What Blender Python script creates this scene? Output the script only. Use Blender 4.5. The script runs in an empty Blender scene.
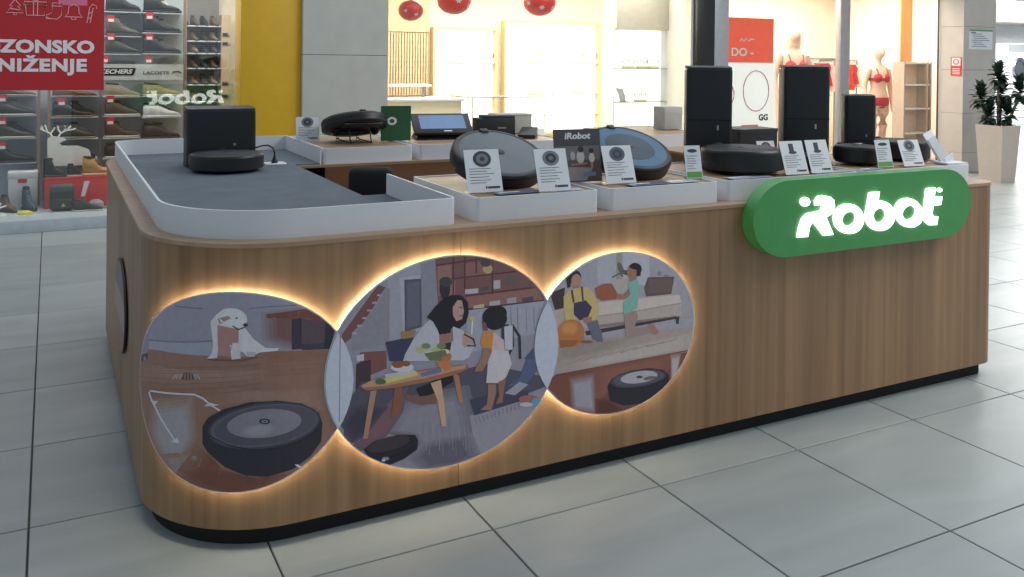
import bpy, bmesh, math, random
from mathutils import Vector, Matrix
from mathutils.geometry import tessellate_polygon
random.seed(7)
scene = bpy.context.scene
COL = scene.collection
R = math.radians

# ------------------------------------------------------------------ camera
def make_camera():
    yaw, pitch, roll = 0.48014, -0.00793, 0.01145
    cy, sy, cp, sp = math.cos(yaw), math.sin(yaw), math.cos(pitch), math.sin(pitch)
    f = Vector((sy * cp, cy * cp, sp)); r = Vector((cy, -sy, 0)); u = r.cross(f)
    cr, sr = math.cos(roll), math.sin(roll)
    r2, u2 = cr * r + sr * u, -sr * r + cr * u
    cam = bpy.data.cameras.new('camera')
    cam.sensor_width = 36.0
    cam.lens = 887.12 / 1024 * 36.0
    cam.shift_y = -(288.5 - 65.58) / 1024          # the photo is the lower part of a level view
    cam.clip_end = 100
    o = bpy.data.objects.new('camera', cam)
    m = Matrix((r2, u2, -f)).transposed().to_4x4()
    m.translation = (-1.7543, -2.3009, 1.3723)
    o.matrix_world = m
    COL.objects.link(o)
    scene.camera = o
make_camera()

# ------------------------------------------------------------------ world and large lights
def srgb(c):
    if isinstance(c, str):
        c = [int(c[i:i + 2], 16) / 255 for i in (0, 2, 4)]
    else:
        c = [v / 255 for v in c]
    return [(v / 12.92 if v <= .04045 else ((v + .055) / 1.055) ** 2.4) for v in c]

world = bpy.data.worlds.new('mall_daylight')
scene.world = world
world.use_nodes = True
bg = world.node_tree.nodes['Background']
bg.inputs[0].default_value = (0.74, 0.88, 1.0, 1)
bg.inputs[1].default_value = 0.43

def area(name, loc, sx, sy, power, col, rot=(0, 0, 0)):
    l = bpy.data.lights.new(name, 'AREA')
    l.shape = 'RECTANGLE'; l.size = sx; l.size_y = sy; l.energy = power; l.color = col
    o = bpy.data.objects.new(name, l); o.location = loc; o.rotation_euler = rot
    COL.objects.link(o)
    return o
area('skylight', (1.5, 3.4, 4.6), 9, 3.0, 110, (0.92, 0.96, 1.0))
area('fill_light_right', (5.0, -1.2, 4.6), 4.5, 4.5, 330, (1.0, 0.985, 0.95))  # unseen fill light, added to brighten the right floor and kiosk front
area('shoe_shop_light', (-1.6, 5.75, 2.35), 3.2, .5, 38, (1, .97, .93))
area('shoe_shop_light_deep', (-0.6, 7.2, 2.35), 2.5, 1.0, 50, (1, .97, .93))
area('optician_light', (3.2, 6.8, 2.4), 3.2, 1.6, 135, (1, .93, .80))
area('lingerie_shop_light', (7.2, 6.6, 2.55), 3.6, 1.8, 210, (1, .88, .76))
area('corridor_light', (15, 7.5, 3.2), 6, 3, 900, (1, .98, .95))

scene.view_settings.view_transform = 'Standard'
scene.view_settings.look = 'None'
scene.view_settings.gamma = 1
scene.view_settings.exposure = 0.0
scene.view_settings.use_curve_mapping = False

# ------------------------------------------------------------------ materials
MATS = {}
def nt(name):
    m = bpy.data.materials.new(name); m.use_nodes = True
    return m, m.node_tree.nodes, m.node_tree.links, m.node_tree.nodes['Principled BSDF']

def mat(name, col, rough=.5, metal=0, var=.06, scale=18, spec=.5, bump=0.0, emis=0, trans=0):
    """plain procedural material: base colour modulated by fine noise"""
    if name in MATS: return MATS[name]
    m, N, L, b = nt(name)
    c = srgb(col)
    tc = N.new('ShaderNodeTexCoord'); nz = N.new('ShaderNodeTexNoise'); nz.inputs['Scale'].default_value = scale; nz.inputs['Detail'].default_value = 3
    L.new(tc.outputs['Object'], nz.inputs['Vector'])
    rp = N.new('ShaderNodeValToRGB')
    rp.color_ramp.elements[0].color = [v * (1 - var) for v in c] + [1]; rp.color_ramp.elements[0].position = .3
    rp.color_ramp.elements[1].color = [min(1, v * (1 + var)) for v in c] + [1]; rp.color_ramp.elements[1].position = .7
    L.new(nz.outputs['Fac'], rp.inputs['Fac']); L.new(rp.outputs['Color'], b.inputs['Base Color'])
    b.inputs['Roughness'].default_value = rough; b.inputs['Metallic'].default_value = metal
    b.inputs['Specular IOR Level'].default_value = spec
    if bump:
        bp = N.new('ShaderNodeBump'); bp.inputs['Strength'].default_value = bump; bp.inputs['Distance'].default_value = .004
        L.new(nz.outputs['Fac'], bp.inputs['Height']); L.new(bp.outputs['Normal'], b.inputs['Normal'])
    if emis:
        b.inputs['Emission Color'].default_value = c + [1]; b.inputs['Emission Strength'].default_value = emis
    MATS[name] = m
    return m

def wood(name, dark, light, axis='z', rough=.42, scale=1.0):
    if name in MATS: return MATS[name]
    m, N, L, b = nt(name)
    tc = N.new('ShaderNodeTexCoord'); mp = N.new('ShaderNodeMapping')
    s = {'z': (26, 26, .55), 'x': (.55, 26, 26), 'y': (26, .55, 26)}[axis]
    mp.inputs['Scale'].default_value = [v * scale for v in s]
    L.new(tc.outputs['Object'], mp.inputs['Vector'])
    n1 = N.new('ShaderNodeTexNoise'); n1.inputs['Scale'].default_value = 1; n1.inputs['Detail'].default_value = 6; n1.inputs['Distortion'].default_value = .4
    L.new(mp.outputs['Vector'], n1.inputs['Vector'])
    mp2 = N.new('ShaderNodeMapping'); mp2.inputs['Scale'].default_value = [v * scale * .16 if v > 1 else v * scale * .7 for v in s]
    L.new(tc.outputs['Object'], mp2.inputs['Vector'])
    n2 = N.new('ShaderNodeTexNoise'); n2.inputs['Scale'].default_value = 1; n2.inputs['Detail'].default_value = 3
    L.new(mp2.outputs['Vector'], n2.inputs['Vector'])
    mx = N.new('ShaderNodeMath'); mx.operation = 'MULTIPLY_ADD'; mx.inputs[1].default_value = .55
    L.new(n1.outputs['Fac'], mx.inputs[0])
    m2 = N.new('ShaderNodeMath'); m2.operation = 'MULTIPLY'; m2.inputs[1].default_value = .45
    L.new(n2.outputs['Fac'], m2.inputs[0]); L.new(m2.outputs[0], mx.inputs[2])
    rp = N.new('ShaderNodeValToRGB')
    rp.color_ramp.elements[0].color = srgb(dark) + [1]; rp.color_ramp.elements[0].position = .34
    rp.color_ramp.elements[1].color = srgb(light) + [1]; rp.color_ramp.elements[1].position = .62
    L.new(mx.outputs[0], rp.inputs['Fac']); L.new(rp.outputs['Color'], b.inputs['Base Color'])
    bp = N.new('ShaderNodeBump'); bp.inputs['Strength'].default_value = .12; bp.inputs['Distance'].default_value = .002
    L.new(n1.outputs['Fac'], bp.inputs['Height']); L.new(bp.outputs['Normal'], b.inputs['Normal'])
    b.inputs['Roughness'].default_value = rough
    MATS[name] = m
    return m

def emit(name, col, strength):
    if name in MATS: return MATS[name]
    m, N, L, b = nt(name)
    c = srgb(col)
    b.inputs['Base Color'].default_value = c + [1]
    b.inputs['Emission Color'].default_value = c + [1]; b.inputs['Emission Strength'].default_value = strength
    MATS[name] = m
    return m

def glass_mat(name, tint=(1, 1, 1), ior=1.5, rough=0.0):
    if name in MATS: return MATS[name]
    m = bpy.data.materials.new(name); m.use_nodes = True
    N, L = m.node_tree.nodes, m.node_tree.links
    N.remove(N['Principled BSDF'])
    tr = N.new('ShaderNodeBsdfTransparent'); tr.inputs[0].default_value = (*tint, 1)
    gl = N.new('ShaderNodeBsdfGlossy'); gl.inputs['Roughness'].default_value = rough
    lw = N.new('ShaderNodeLayerWeight'); lw.inputs['Blend'].default_value = .5      # Schlick curve, same from both sides of the pane
    pw = N.new('ShaderNodeMath'); pw.operation = 'POWER'; pw.inputs[1].default_value = 5
    L.new(lw.outputs['Facing'], pw.inputs[0])
    f0 = ((ior - 1) / (ior + 1)) ** 2
    fr = N.new('ShaderNodeMath'); fr.operation = 'MULTIPLY_ADD'; fr.inputs[1].default_value = 1 - f0; fr.inputs[2].default_value = f0
    L.new(pw.outputs[0], fr.inputs[0])
    mx = N.new('ShaderNodeMixShader')
    L.new(fr.outputs[0], mx.inputs[0]); L.new(tr.outputs[0], mx.inputs[1]); L.new(gl.outputs[0], mx.inputs[2])
    L.new(mx.outputs[0], N['Material Output'].inputs['Surface'])
    MATS[name] = m
    return m

def print_mat():
    m, N, L, b = nt('printed_film')
    at = N.new('ShaderNodeAttribute'); at.attribute_name = 'ink'
    nz = N.new('ShaderNodeTexNoise'); nz.inputs['Scale'].default_value = 60; nz.inputs['Detail'].default_value = 4
    tc = N.new('ShaderNodeTexCoord'); L.new(tc.outputs['Object'], nz.inputs['Vector'])
    mr = N.new('ShaderNodeMapRange'); mr.inputs['To Min'].default_value = .86; mr.inputs['To Max'].default_value = 1.14
    L.new(nz.outputs['Fac'], mr.inputs['Value'])
    mu = N.new('ShaderNodeVectorMath'); mu.operation = 'SCALE'
    L.new(at.outputs['Color'], mu.inputs[0]); L.new(mr.outputs['Result'], mu.inputs['Scale'])
    L.new(mu.outputs[0], b.inputs['Base Color'])
    b.inputs['Roughness'].default_value = .38
    MATS['print'] = m
    return m

def tile_mat():
    m, N, L, b = nt('porcelain_tile')
    tc = N.new('ShaderNodeTexCoord'); oi = N.new('ShaderNodeObjectInfo')
    ge = N.new('ShaderNodeNewGeometry')
    mp = N.new('ShaderNodeMapping'); mp.inputs['Scale'].default_value = (1.2, 4.5, 1); mp.inputs['Rotation'].default_value = (0, 0, R(12))
    L.new(ge.outputs['Position'], mp.inputs['Vector'])
    nz = N.new('ShaderNodeTexNoise'); nz.inputs['Scale'].default_value = 1.4; nz.inputs['Detail'].default_value = 5; nz.inputs['Distortion'].default_value = .6
    L.new(mp.outputs['Vector'], nz.inputs['Vector'])
    ad = N.new('ShaderNodeMath'); ad.operation = 'MULTIPLY_ADD'; ad.inputs[1].default_value = .25
    L.new(oi.outputs['Random'], ad.inputs[0]); L.new(nz.outputs['Fac'], ad.inputs[2])
    rp = N.new('ShaderNodeValToRGB')
    rp.color_ramp.elements[0].color = srgb((146, 153, 154)) + [1]; rp.color_ramp.elements[0].position = .3
    rp.color_ramp.elements[1].color = srgb((172, 178, 178)) + [1]; rp.color_ramp.elements[1].position = .95
    L.new(ad.outputs[0], rp.inputs['Fac']); L.new(rp.outputs['Color'], b.inputs['Base Color'])
    b.inputs['Roughness'].default_value = .36; b.inputs['Specular IOR Level'].default_value = .4
    MATS['tile'] = m
    return m

WOOD = wood('oak_laminate', (128, 96, 66), (166, 130, 94))
WOODTOP = wood('oak_top', (150, 120, 92), (180, 150, 120), 'x', .38)
WHITE = mat('white_laminate', (222, 224, 228), .45, var=.015)
BLACK = mat('black_plastic', (26, 27, 30), .42, var=.05)
DARK = mat('dark_charcoal', (38, 40, 45), .5)
RUBBER = mat('matt_black', (16, 16, 18), .75)
GLASS = glass_mat('window_glass', (.96, .98, .97))
ACRYL = glass_mat('clear_acrylic', (.93, .95, .95), 1.3)
STEEL = mat('brushed_steel', (170, 172, 175), .3, 1)
PAPER = mat('white_card', (225, 228, 232), .55, var=.02)
PRINT = print_mat()
TILE = tile_mat()

# ------------------------------------------------------------------ geometry helpers
def add(bm, tmp, M=None):
    if M is not None: bmesh.ops.transform(tmp, matrix=M, verts=tmp.verts)
    me = bpy.data.meshes.new('tmp'); tmp.to_mesh(me); tmp.free(); bm.from_mesh(me); bpy.data.meshes.remove(me)
    return bm

def box(x0, x1, y0, y1, z0, z1, r=0, seg=2):
    b = bmesh.new()
    bmesh.ops.create_cube(b, size=1)
    for v in b.verts:
        v.co = Vector((x0 + (v.co.x + .5) * (x1 - x0), y0 + (v.co.y + .5) * (y1 - y0), z0 + (v.co.z + .5) * (z1 - z0)))
    if r: bmesh.ops.bevel(b, geom=list(b.edges), offset=r, segments=seg, affect='EDGES', profile=.5)
    return b

def vbox(x0, x1, y0, y1, z0, z1, r, seg=4):
    """box with only its upright edges rounded"""
    b = box(x0, x1, y0, y1, z0, z1)
    ed = [e for e in b.edges if abs(e.verts[0].co.z - e.verts[1].co.z) > 1e-6]
    bmesh.ops.bevel(b, geom=ed, offset=r, segments=seg, affect='EDGES', profile=.5)
    return b

def lathe(prof, n=32):
    b = bmesh.new(); rings = []
    for r, z in prof:
        if r < 1e-6: rings.append([b.verts.new((0, 0, z))])
        else: rings.append([b.verts.new((r * math.cos(2 * math.pi * i / n), r * math.sin(2 * math.pi * i / n), z)) for i in range(n)])
    for a, c in zip(rings, rings[1:]):
        for i in range(n):
            j = (i + 1) % n
            if len(a) == 1 and len(c) == 1: continue
            if len(a) == 1: b.faces.new((a[0], c[j], c[i]))
            elif len(c) == 1: b.faces.new((a[i], a[j], c[0]))
            else: b.faces.new((a[i], a[j], c[j], c[i]))
    bmesh.ops.recalc_face_normals(b, faces=b.faces)
    return b

def tube(pts, r, n=8, closed=False):
    b = bmesh.new(); pts = [Vector(p) for p in pts]; m = len(pts); rings = []
    up = Vector((0, 0, 1))
    for i, p in enumerate(pts):
        a = pts[(i - 1) % m] if (closed or i) else p
        c = pts[(i + 1) % m] if (closed or i < m - 1) else p
        t = (c - a).normalized()
        s = t.cross(up)
        if s.length < 1e-3: s = t.cross(Vector((1, 0, 0)))
        s.normalize(); w = s.cross(t)
        rr = r[i] if isinstance(r, (list, tuple)) else r
        rings.append([b.verts.new(p + rr * (math.cos(2 * math.pi * k / n) * s + math.sin(2 * math.pi * k / n) * w)) for k in range(n)])
    for i in range(m if closed else m - 1):
        a, c = rings[i], rings[(i + 1) % m]
        for k in range(n): b.faces.new((a[k], a[(k + 1) % n], c[(k + 1) % n], c[k]))
    if not closed:
        b.faces.new(rings[0]); b.faces.new(rings[-1])
    bmesh.ops.recalc_face_normals(b, faces=b.faces)
    return b

def loft(rings, cap=True):
    b = bmesh.new(); vs = [[b.verts.new(p) for p in r] for r in rings]; n = len(rings[0])
    for a, c in zip(vs, vs[1:]):
        for k in range(n): b.faces.new((a[k], a[(k + 1) % n], c[(k + 1) % n], c[k]))
    if cap:
        b.faces.new(vs[0]); b.faces.new(vs[-1])
    bmesh.ops.recalc_face_normals(b, faces=b.faces)
    return b

def flat(loops, to3):
    """fill 2-D loops (outer first, then holes) -> bmesh, mapped by to3(a, b)"""
    b = bmesh.new()
    pts = [p for l in loops for p in l]
    vs = [b.verts.new(to3(*p)) for p in pts]
    tris = tessellate_polygon([[Vector((p[0], p[1], 0)) for p in l] for l in loops])
    for t in tris:
        if len(set(t)) == 3:
            try: b.faces.new([vs[i] for i in t])
            except ValueError: pass
    return b

def slab(loops, z0, z1):
    b = flat(loops, lambda x, y: (x, y, z0))
    bmesh.ops.recalc_face_normals(b, faces=b.faces)
    g = bmesh.ops.extrude_face_region(b, geom=list(b.faces))
    for v in g['geom']:
        if isinstance(v, bmesh.types.BMVert): v.co.z = z1
    bmesh.ops.recalc_face_normals(b, faces=b.faces)
    return b

def prism(loops, y0, y1):
    """outline in the x-z plane, thickness along y"""
    b = flat(loops, lambda x, z: (x, y0, z))
    g = bmesh.ops.extrude_face_region(b, geom=list(b.faces))
    for v in g['geom']:
        if isinstance(v, bmesh.types.BMVert): v.co.y = y1
    bmesh.ops.recalc_face_normals(b, faces=b.faces)
    return b

def ellipse(cx, cy, rx, ry, n=24, a0=0, a1=360):
    full = abs(a1 - a0 - 360) < 1e-6
    return [(cx + rx * math.cos(R(a0 + (a1 - a0) * i / (n if full else n - 1))), cy + ry * math.sin(R(a0 + (a1 - a0) * i / (n if full else n - 1)))) for i in range(n)]

def obj(name, bm, m, parent=None, smooth=True, ang=35):
    me = bpy.data.meshes.new(name); bm.to_mesh(me); bm.free()
    me.materials.append(m)
    if smooth:
        me.shade_smooth(); me.set_sharp_from_angle(angle=R(ang))
    o = bpy.data.objects.new(name, me); COL.objects.link(o)
    if parent is not None: o.parent = parent
    return o

def join(*tmps):
    b = bmesh.new()
    for t in tmps: add(b, t)
    return b

def T(x, y, z): return Matrix.Translation((x, y, z))
def RX(a): return Matrix.Rotation(R(a), 4, 'X')
def RY(a): return Matrix.Rotation(R(a), 4, 'Y')
def RZ(a): return Matrix.Rotation(R(a), 4, 'Z')
KZ = .836
SQ = Matrix.Diagonal((1, 1, KZ, 1))
def tf(tmp, M):
    bmesh.ops.transform(tmp, matrix=M, verts=tmp.verts); return tmp

def tag(o, label, cat, group=None):
    o['label'] = label; o['category'] = cat
    if group: o['group'] = group
    return o

def thing(name, label, cat, loc=(0, 0, 0), rz=0, group=None):
    o = bpy.data.objects.new(name, None); o.empty_display_size = .05
    COL.objects.link(o); o.location = loc; o.rotation_euler = (0, 0, R(rz))
    return tag(o, label, cat, group)

def struct(name, bm, m, parent=None, smooth=True):
    o = obj(name, bm, m, parent, smooth); o['kind'] = 'structure'
    return o

def text(name, body, size, m, parent, M, bold=0.0, shear=0.0, depth=.001, sx=1.0, align='CENTER', space=1.0):
    """lettering as a thin mesh; M places the text's x-right / y-up plane"""
    c = bpy.data.curves.new(name, 'FONT'); c.body = body; c.size = size; c.offset = bold; c.shear = shear
    c.extrude = depth; c.align_x = align; c.align_y = 'CENTER'; c.resolution_u = 3; c.space_character = space
    o = bpy.data.objects.new(name, c); COL.objects.link(o)
    bpy.context.view_layer.update()
    me = bpy.data.meshes.new_from_object(o.evaluated_get(bpy.context.evaluated_depsgraph_get()))
    bpy.data.objects.remove(o)
    me.transform(M @ Matrix.Diagonal((sx, 1, 1, 1)))
    me.materials.clear(); me.materials.append(m)
    ob = bpy.data.objects.new(name, me); COL.objects.link(ob)
    if parent is not None: ob.parent = parent
    return ob
FRONT = RX(90)        # text facing -y, upright
PRINT_A = [
('806052','-1785 762 -931 786 -923 29 -1786 -12'),
('84808c','-1785 792 -931 815 -928 539 -1131 545 -1333 549 -1544 544 -1785 510'),
('8c8a96','-1785 537 -1545 570 -1361 590 -1361 551 -1544 544 -1785 510'),
('6c6874','-1785 540 -1545 572 -1361 593 -1361 588 -1545 568 -1785 535'),
('6a6570','-1488 674 -1398 675 -1397 679 -1488 678'),
('6a6570','-1269 678 -1214 681 -1133 678 -1133 681 -1214 684 -1270 681'),
('7f757f','-1238 668 -1134 675 -1060 630 -1019 598 -1032 539 -1165 558 -1234 590'),
('7a6a72','-1228 663 -1133 669 -1067 628 -1030 599 -1042 546 -1161 563 -1224 592'),
('756064','-1217 657 -1133 663 -1073 626 -1041 600 -1051 553 -1158 568 -1214 594'),
('705557','-1207 652 -1132 656 -1080 624 -1051 602 -1060 560 -1154 573 -1204 597'),
('6b4a4a','-1196 647 -1132 650 -1087 622 -1062 603 -1070 567 -1151 578 -1194 599'),
('6a3e38','-1222 662 -1116 667 -1036 611 -1036 597 -1110 640 -1222 651'),
('35303c','-1155 643 -1127 642 -1126 556 -1154 557'),
('3a3340','-1126 570 -1036 563 -1035 540 -1126 553'),
('4e4046','-1126 640 -1042 618 -1041 561 -1125 569'),
('2c2832','-1059 620 -1030 605 -1047 542 -1064 544'),
('7f5e51','-1255 564 -1027 543 -1027 525 -1192 528 -1254 545'),
('7f5d4f','-1245 563 -1040 544 -1040 527 -1188 529 -1245 545'),
('7e5b4e','-1235 561 -1052 544 -1052 529 -1184 531 -1235 545'),
('7e5a4c','-1225 559 -1065 544 -1065 530 -1181 532 -1225 546'),
('7d584b','-1216 557 -1077 544 -1077 532 -1177 534 -1216 546'),
('7d7784','-1621 578 -1598 577 -1597 537 -1613 503 -1645 492 -1639 539'),
('4a3c40','-1639 511 -1602 525 -1604 506 -1645 491'),
('826355','-1750 458 -1210 512 -1210 479 -1747 421'),
('856658','-1667 479 -1229 512 -1228 483 -1666 446'),
('87695c','-1619 489 -1246 513 -1246 486 -1619 459'),
('8a6c5f','-1582 495 -1264 513 -1264 490 -1582 469'),
('8c6f62','-1550 499 -1283 512 -1282 493 -1550 476'),
('816254','-1353 470 -1055 436 -1039 362 -1076 390 -1182 421 -1276 424 -1359 414'),
('826356','-1337 466 -1068 435 -1055 368 -1088 393 -1183 421 -1268 425 -1342 416'),
('846558','-1321 462 -1082 434 -1070 374 -1099 397 -1184 421 -1260 425 -1326 418'),
('85665a','-1305 459 -1096 433 -1085 381 -1111 400 -1185 421 -1252 425 -1310 419'),
('86685c','-1290 454 -1110 432 -1101 387 -1123 404 -1186 422 -1244 425 -1293 420'),
('83685d','-1582 399 -1420 441 -1408 323 -1447 255 -1490 227 -1539 237 -1594 302'),
('857068','-1572 391 -1427 429 -1415 323 -1451 261 -1490 236 -1534 245 -1582 305'),
('887772','-1562 384 -1433 417 -1423 322 -1455 267 -1490 244 -1529 253 -1570 307'),
('8a7f7d','-1552 376 -1440 405 -1430 322 -1459 273 -1490 253 -1524 261 -1559 308'),
('8d8788','-1543 368 -1446 393 -1438 321 -1463 279 -1490 262 -1519 269 -1549 310'),
('816458','-1549 251 -1391 291 -1383 243 -1445 194 -1507 203'),
('82685e','-1537 250 -1396 286 -1389 242 -1445 198 -1501 207'),
('826b63','-1527 249 -1402 281 -1395 242 -1446 202 -1495 211'),
('836f69','-1517 249 -1407 276 -1402 242 -1446 207 -1489 214'),
('84736f','-1507 248 -1413 271 -1408 242 -1447 211 -1484 218'),
('7c5a4d','-1409 302 -1350 243 -1227 211 -1131 211 -1158 181 -1294 156 -1440 172 -1492 198'),
('785548','-1399 294 -1346 241 -1235 212 -1149 213 -1173 186 -1295 162 -1426 177 -1471 202'),
('744f42','-1389 286 -1342 238 -1242 213 -1166 215 -1188 190 -1296 168 -1412 183 -1451 206'),
('704a3d','-1378 278 -1337 236 -1250 214 -1183 217 -1202 194 -1298 175 -1399 188 -1432 209'),
('6c4438','-1368 270 -1333 234 -1258 215 -1201 218 -1217 198 -1299 181 -1386 193 -1414 211'),
('886758','-1638 486 -1417 521 -1239 531 -1239 532 -1417 523 -1638 488'),
('785648','-1638 479 -1417 514 -1239 524 -1239 526 -1417 515 -1638 480'),
('886758','-1638 471 -1417 506 -1239 518 -1239 519 -1417 508 -1638 473'),
('785648','-1638 464 -1417 499 -1239 511 -1239 513 -1417 500 -1638 465'),
('886758','-1638 456 -1417 492 -1239 505 -1239 506 -1417 493 -1638 458'),
('785648','-1638 449 -1417 484 -1238 498 -1239 499 -1417 486 -1638 451'),
('886758','-1637 442 -1417 477 -1238 491 -1239 493 -1417 478 -1637 443'),
('785648','-1637 434 -1417 469 -1238 485 -1238 486 -1417 471 -1637 436'),
('886758','-1637 427 -1416 462 -1238 478 -1238 480 -1417 463 -1637 428'),
('785648','-1637 419 -1416 455 -1238 472 -1238 473 -1416 456 -1637 421'),
('886758','-1637 412 -1416 447 -1238 465 -1238 466 -1416 449 -1637 413'),
('785648','-1637 405 -1416 440 -1238 458 -1238 460 -1416 441 -1637 406'),
('684236','-1467 223 -1308 224 -1239 206 -1239 208 -1308 226 -1467 225'),
('684236','-1451 218 -1296 219 -1234 203 -1234 205 -1296 221 -1451 220'),
('684236','-1436 213 -1285 213 -1230 199 -1230 201 -1285 215 -1436 215'),
('684236','-1421 208 -1273 207 -1225 196 -1225 198 -1273 209 -1421 210'),
('684236','-1406 203 -1262 201 -1221 192 -1220 194 -1262 203 -1406 205'),
('684236','-1392 197 -1250 195 -1216 189 -1216 191 -1250 197 -1392 199'),
('684236','-1378 191 -1239 189 -1211 185 -1211 187 -1239 191 -1378 193'),
('684236','-1365 185 -1227 182 -1207 182 -1207 184 -1227 184 -1365 187'),
('684236','-1351 179 -1216 176 -1202 178 -1202 180 -1216 178 -1351 180'),
('856052','-1223 541 -1064 529 -1064 531 -1223 542'),
('856052','-1223 529 -1064 518 -1064 520 -1223 530'),
('856052','-1223 517 -1064 507 -1064 508 -1223 518'),
('856052','-1223 504 -1064 495 -1064 497 -1223 506'),
('856052','-1223 492 -1063 484 -1064 486 -1223 494'),
('b9b1b4','-1374 642 -1360 661 -1343 673 -1289 640 -1275 613 -1262 596 -1246 584 -1245 562 -1267 555 -1296 564 -1293 545 -1314 539 -1320 580 -1351 580 -1354 544 -1384 540 -1370 554 -1366 579'),
('bdb6b9','-1285 635 -1256 596 -1224 569 -1189 566 -1192 559 -1239 558 -1260 549 -1274 550 -1287 564'),
('967169','-1354 634 -1296 624 -1296 586 -1315 575 -1320 547 -1348 550 -1353 580'),
('bcb4b6','-1273 647 -1277 639 -1283 632 -1293 628 -1305 626 -1317 627 -1330 631 -1340 636 -1348 644 -1353 652 -1353 661 -1350 669 -1343 675 -1333 680 -1321 682 -1308 681 -1296 678 -1286 672 -1278 664 -1274 655'),
('c4bcbe','-1360 661 -1338 678 -1300 680 -1283 662 -1274 637 -1288 623 -1310 630 -1337 643 -1354 643'),
('8d7571','-1354 651 -1326 660 -1316 654 -1332 646 -1348 636'),
('2b2428','-1272 635 -1272 633 -1273 632 -1274 631 -1276 630 -1278 630 -1280 630 -1281 631 -1283 632 -1283 633 -1284 635 -1283 636 -1283 638 -1281 639 -1280 639 -1278 640 -1276 639 -1274 639 -1273 637 -1272 636'),
('3a3030','-1313 631 -1297 621 -1280 627 -1281 630 -1296 625 -1312 634'),
('3a3030','-1299 654 -1299 653 -1299 653 -1300 652 -1301 652 -1302 652 -1303 652 -1304 652 -1305 653 -1305 654 -1305 654 -1305 655 -1305 655 -1304 656 -1303 656 -1302 656 -1301 656 -1300 656 -1299 655 -1299 655'),
('b7aeb0','-1312 586 -1293 586 -1290 543 -1313 541'),
('a39a9e','-1275 561 -1248 560 -1253 547 -1272 547'),
('6a4a40','-1382 537 -1287 535 -1245 544 -1246 548 -1288 540 -1381 541'),
('9f9590','-1491 472 -1477 486 -1480 488 -1494 474'),
('9f9590','-1479 473 -1468 490 -1472 491 -1483 474'),
('9f9590','-1467 474 -1459 493 -1463 493 -1471 475'),
('4a4048','-1455 475 -1450 496 -1454 496 -1459 475'),
('4a4048','-1444 475 -1442 498 -1446 498 -1448 475'),
('4a4048','-1433 477 -1434 498 -1437 497 -1437 477'),
('4a4048','-1423 480 -1426 497 -1429 496 -1427 479'),
('9f9590','-1413 482 -1418 497 -1421 495 -1416 481'),
('9f9590','-1402 484 -1410 496 -1413 494 -1406 483'),
('b5b0b8','-1473 300 -1530 354 -1578 403 -1587 416 -1582 420 -1492 430 -1421 437 -1396 429 -1374 413 -1346 398 -1344 402 -1371 417 -1393 434 -1420 442 -1492 435 -1582 425 -1596 414 -1586 400 -1536 350 -1478 296'),
('b5b0b8','-1498 298 -1466 298 -1474 315 -1481 305'),
('b5b0b8','-1587 394 -1550 400 -1563 386'),
('b5b0b8','-1391 409 -1345 415 -1375 421'),
('2c2830','-1394 355 -1378 379 -1333 405 -1264 422 -1189 420 -1125 403 -1076 368 -1066 336 -1069 287 -1099 251 -1147 224 -1216 214 -1273 221 -1331 246 -1380 285 -1394 307'),
('3f3b45','-1073 354 -1074 341 -1083 328 -1097 317 -1118 308 -1143 301 -1171 296 -1202 293 -1233 292 -1263 292 -1292 295 -1319 299 -1342 305 -1360 313 -1372 323 -1377 336 -1376 349 -1367 363 -1353 377 -1333 391 -1308 402 -1280 411 -1250 417 -1219 419 -1189 417 -1159 412 -1132 404 -1109 393 -1090 381 -1078 368'),
('57525d','-1080 354 -1082 342 -1090 331 -1104 321 -1123 313 -1147 306 -1174 302 -1203 299 -1233 298 -1262 298 -1290 300 -1315 304 -1336 309 -1353 317 -1365 326 -1370 337 -1369 349 -1361 362 -1346 375 -1327 387 -1304 397 -1277 406 -1249 411 -1219 413 -1190 412 -1162 407 -1136 400 -1114 390 -1097 379 -1085 367'),
('4a4650','-1083 355 -1085 343 -1092 333 -1106 323 -1125 316 -1148 310 -1174 305 -1201 303 -1230 302 -1258 302 -1284 304 -1308 307 -1329 313 -1345 320 -1356 329 -1361 339 -1359 350 -1352 362 -1338 374 -1320 386 -1298 395 -1272 403 -1245 408 -1217 410 -1188 408 -1161 404 -1137 397 -1115 388 -1099 378 -1088 366'),
('767079','-1125 358 -1127 350 -1133 343 -1142 336 -1156 331 -1173 327 -1191 324 -1211 322 -1232 322 -1252 323 -1272 325 -1289 329 -1304 334 -1315 340 -1322 347 -1325 354 -1324 363 -1318 371 -1309 379 -1295 387 -1279 393 -1261 397 -1241 400 -1220 401 -1200 399 -1180 395 -1163 390 -1148 383 -1136 375 -1129 367'),
('79737c','-1193 344 -1195 338 -1201 332 -1211 328 -1224 325 -1238 324 -1253 324 -1266 326 -1277 330 -1284 335 -1287 341 -1285 347 -1279 353 -1269 358 -1257 361 -1242 363 -1228 363 -1214 360 -1203 356 -1196 350'),
('7c767f','-1198 344 -1199 338 -1205 334 -1214 330 -1225 327 -1238 326 -1251 326 -1263 328 -1273 331 -1280 336 -1282 341 -1281 347 -1275 352 -1266 357 -1255 360 -1242 361 -1229 361 -1217 358 -1207 354 -1201 349'),
('7f7a81','-1202 344 -1204 339 -1209 335 -1217 331 -1227 329 -1238 328 -1250 328 -1261 330 -1270 333 -1275 337 -1278 341 -1277 346 -1272 351 -1264 355 -1253 358 -1242 359 -1230 359 -1219 357 -1211 353 -1205 349'),
('827d84','-1207 344 -1208 340 -1212 336 -1219 333 -1228 330 -1239 330 -1249 330 -1258 331 -1266 334 -1271 338 -1273 342 -1272 346 -1268 350 -1261 354 -1252 356 -1242 357 -1231 357 -1222 355 -1214 352 -1209 348'),
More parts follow.
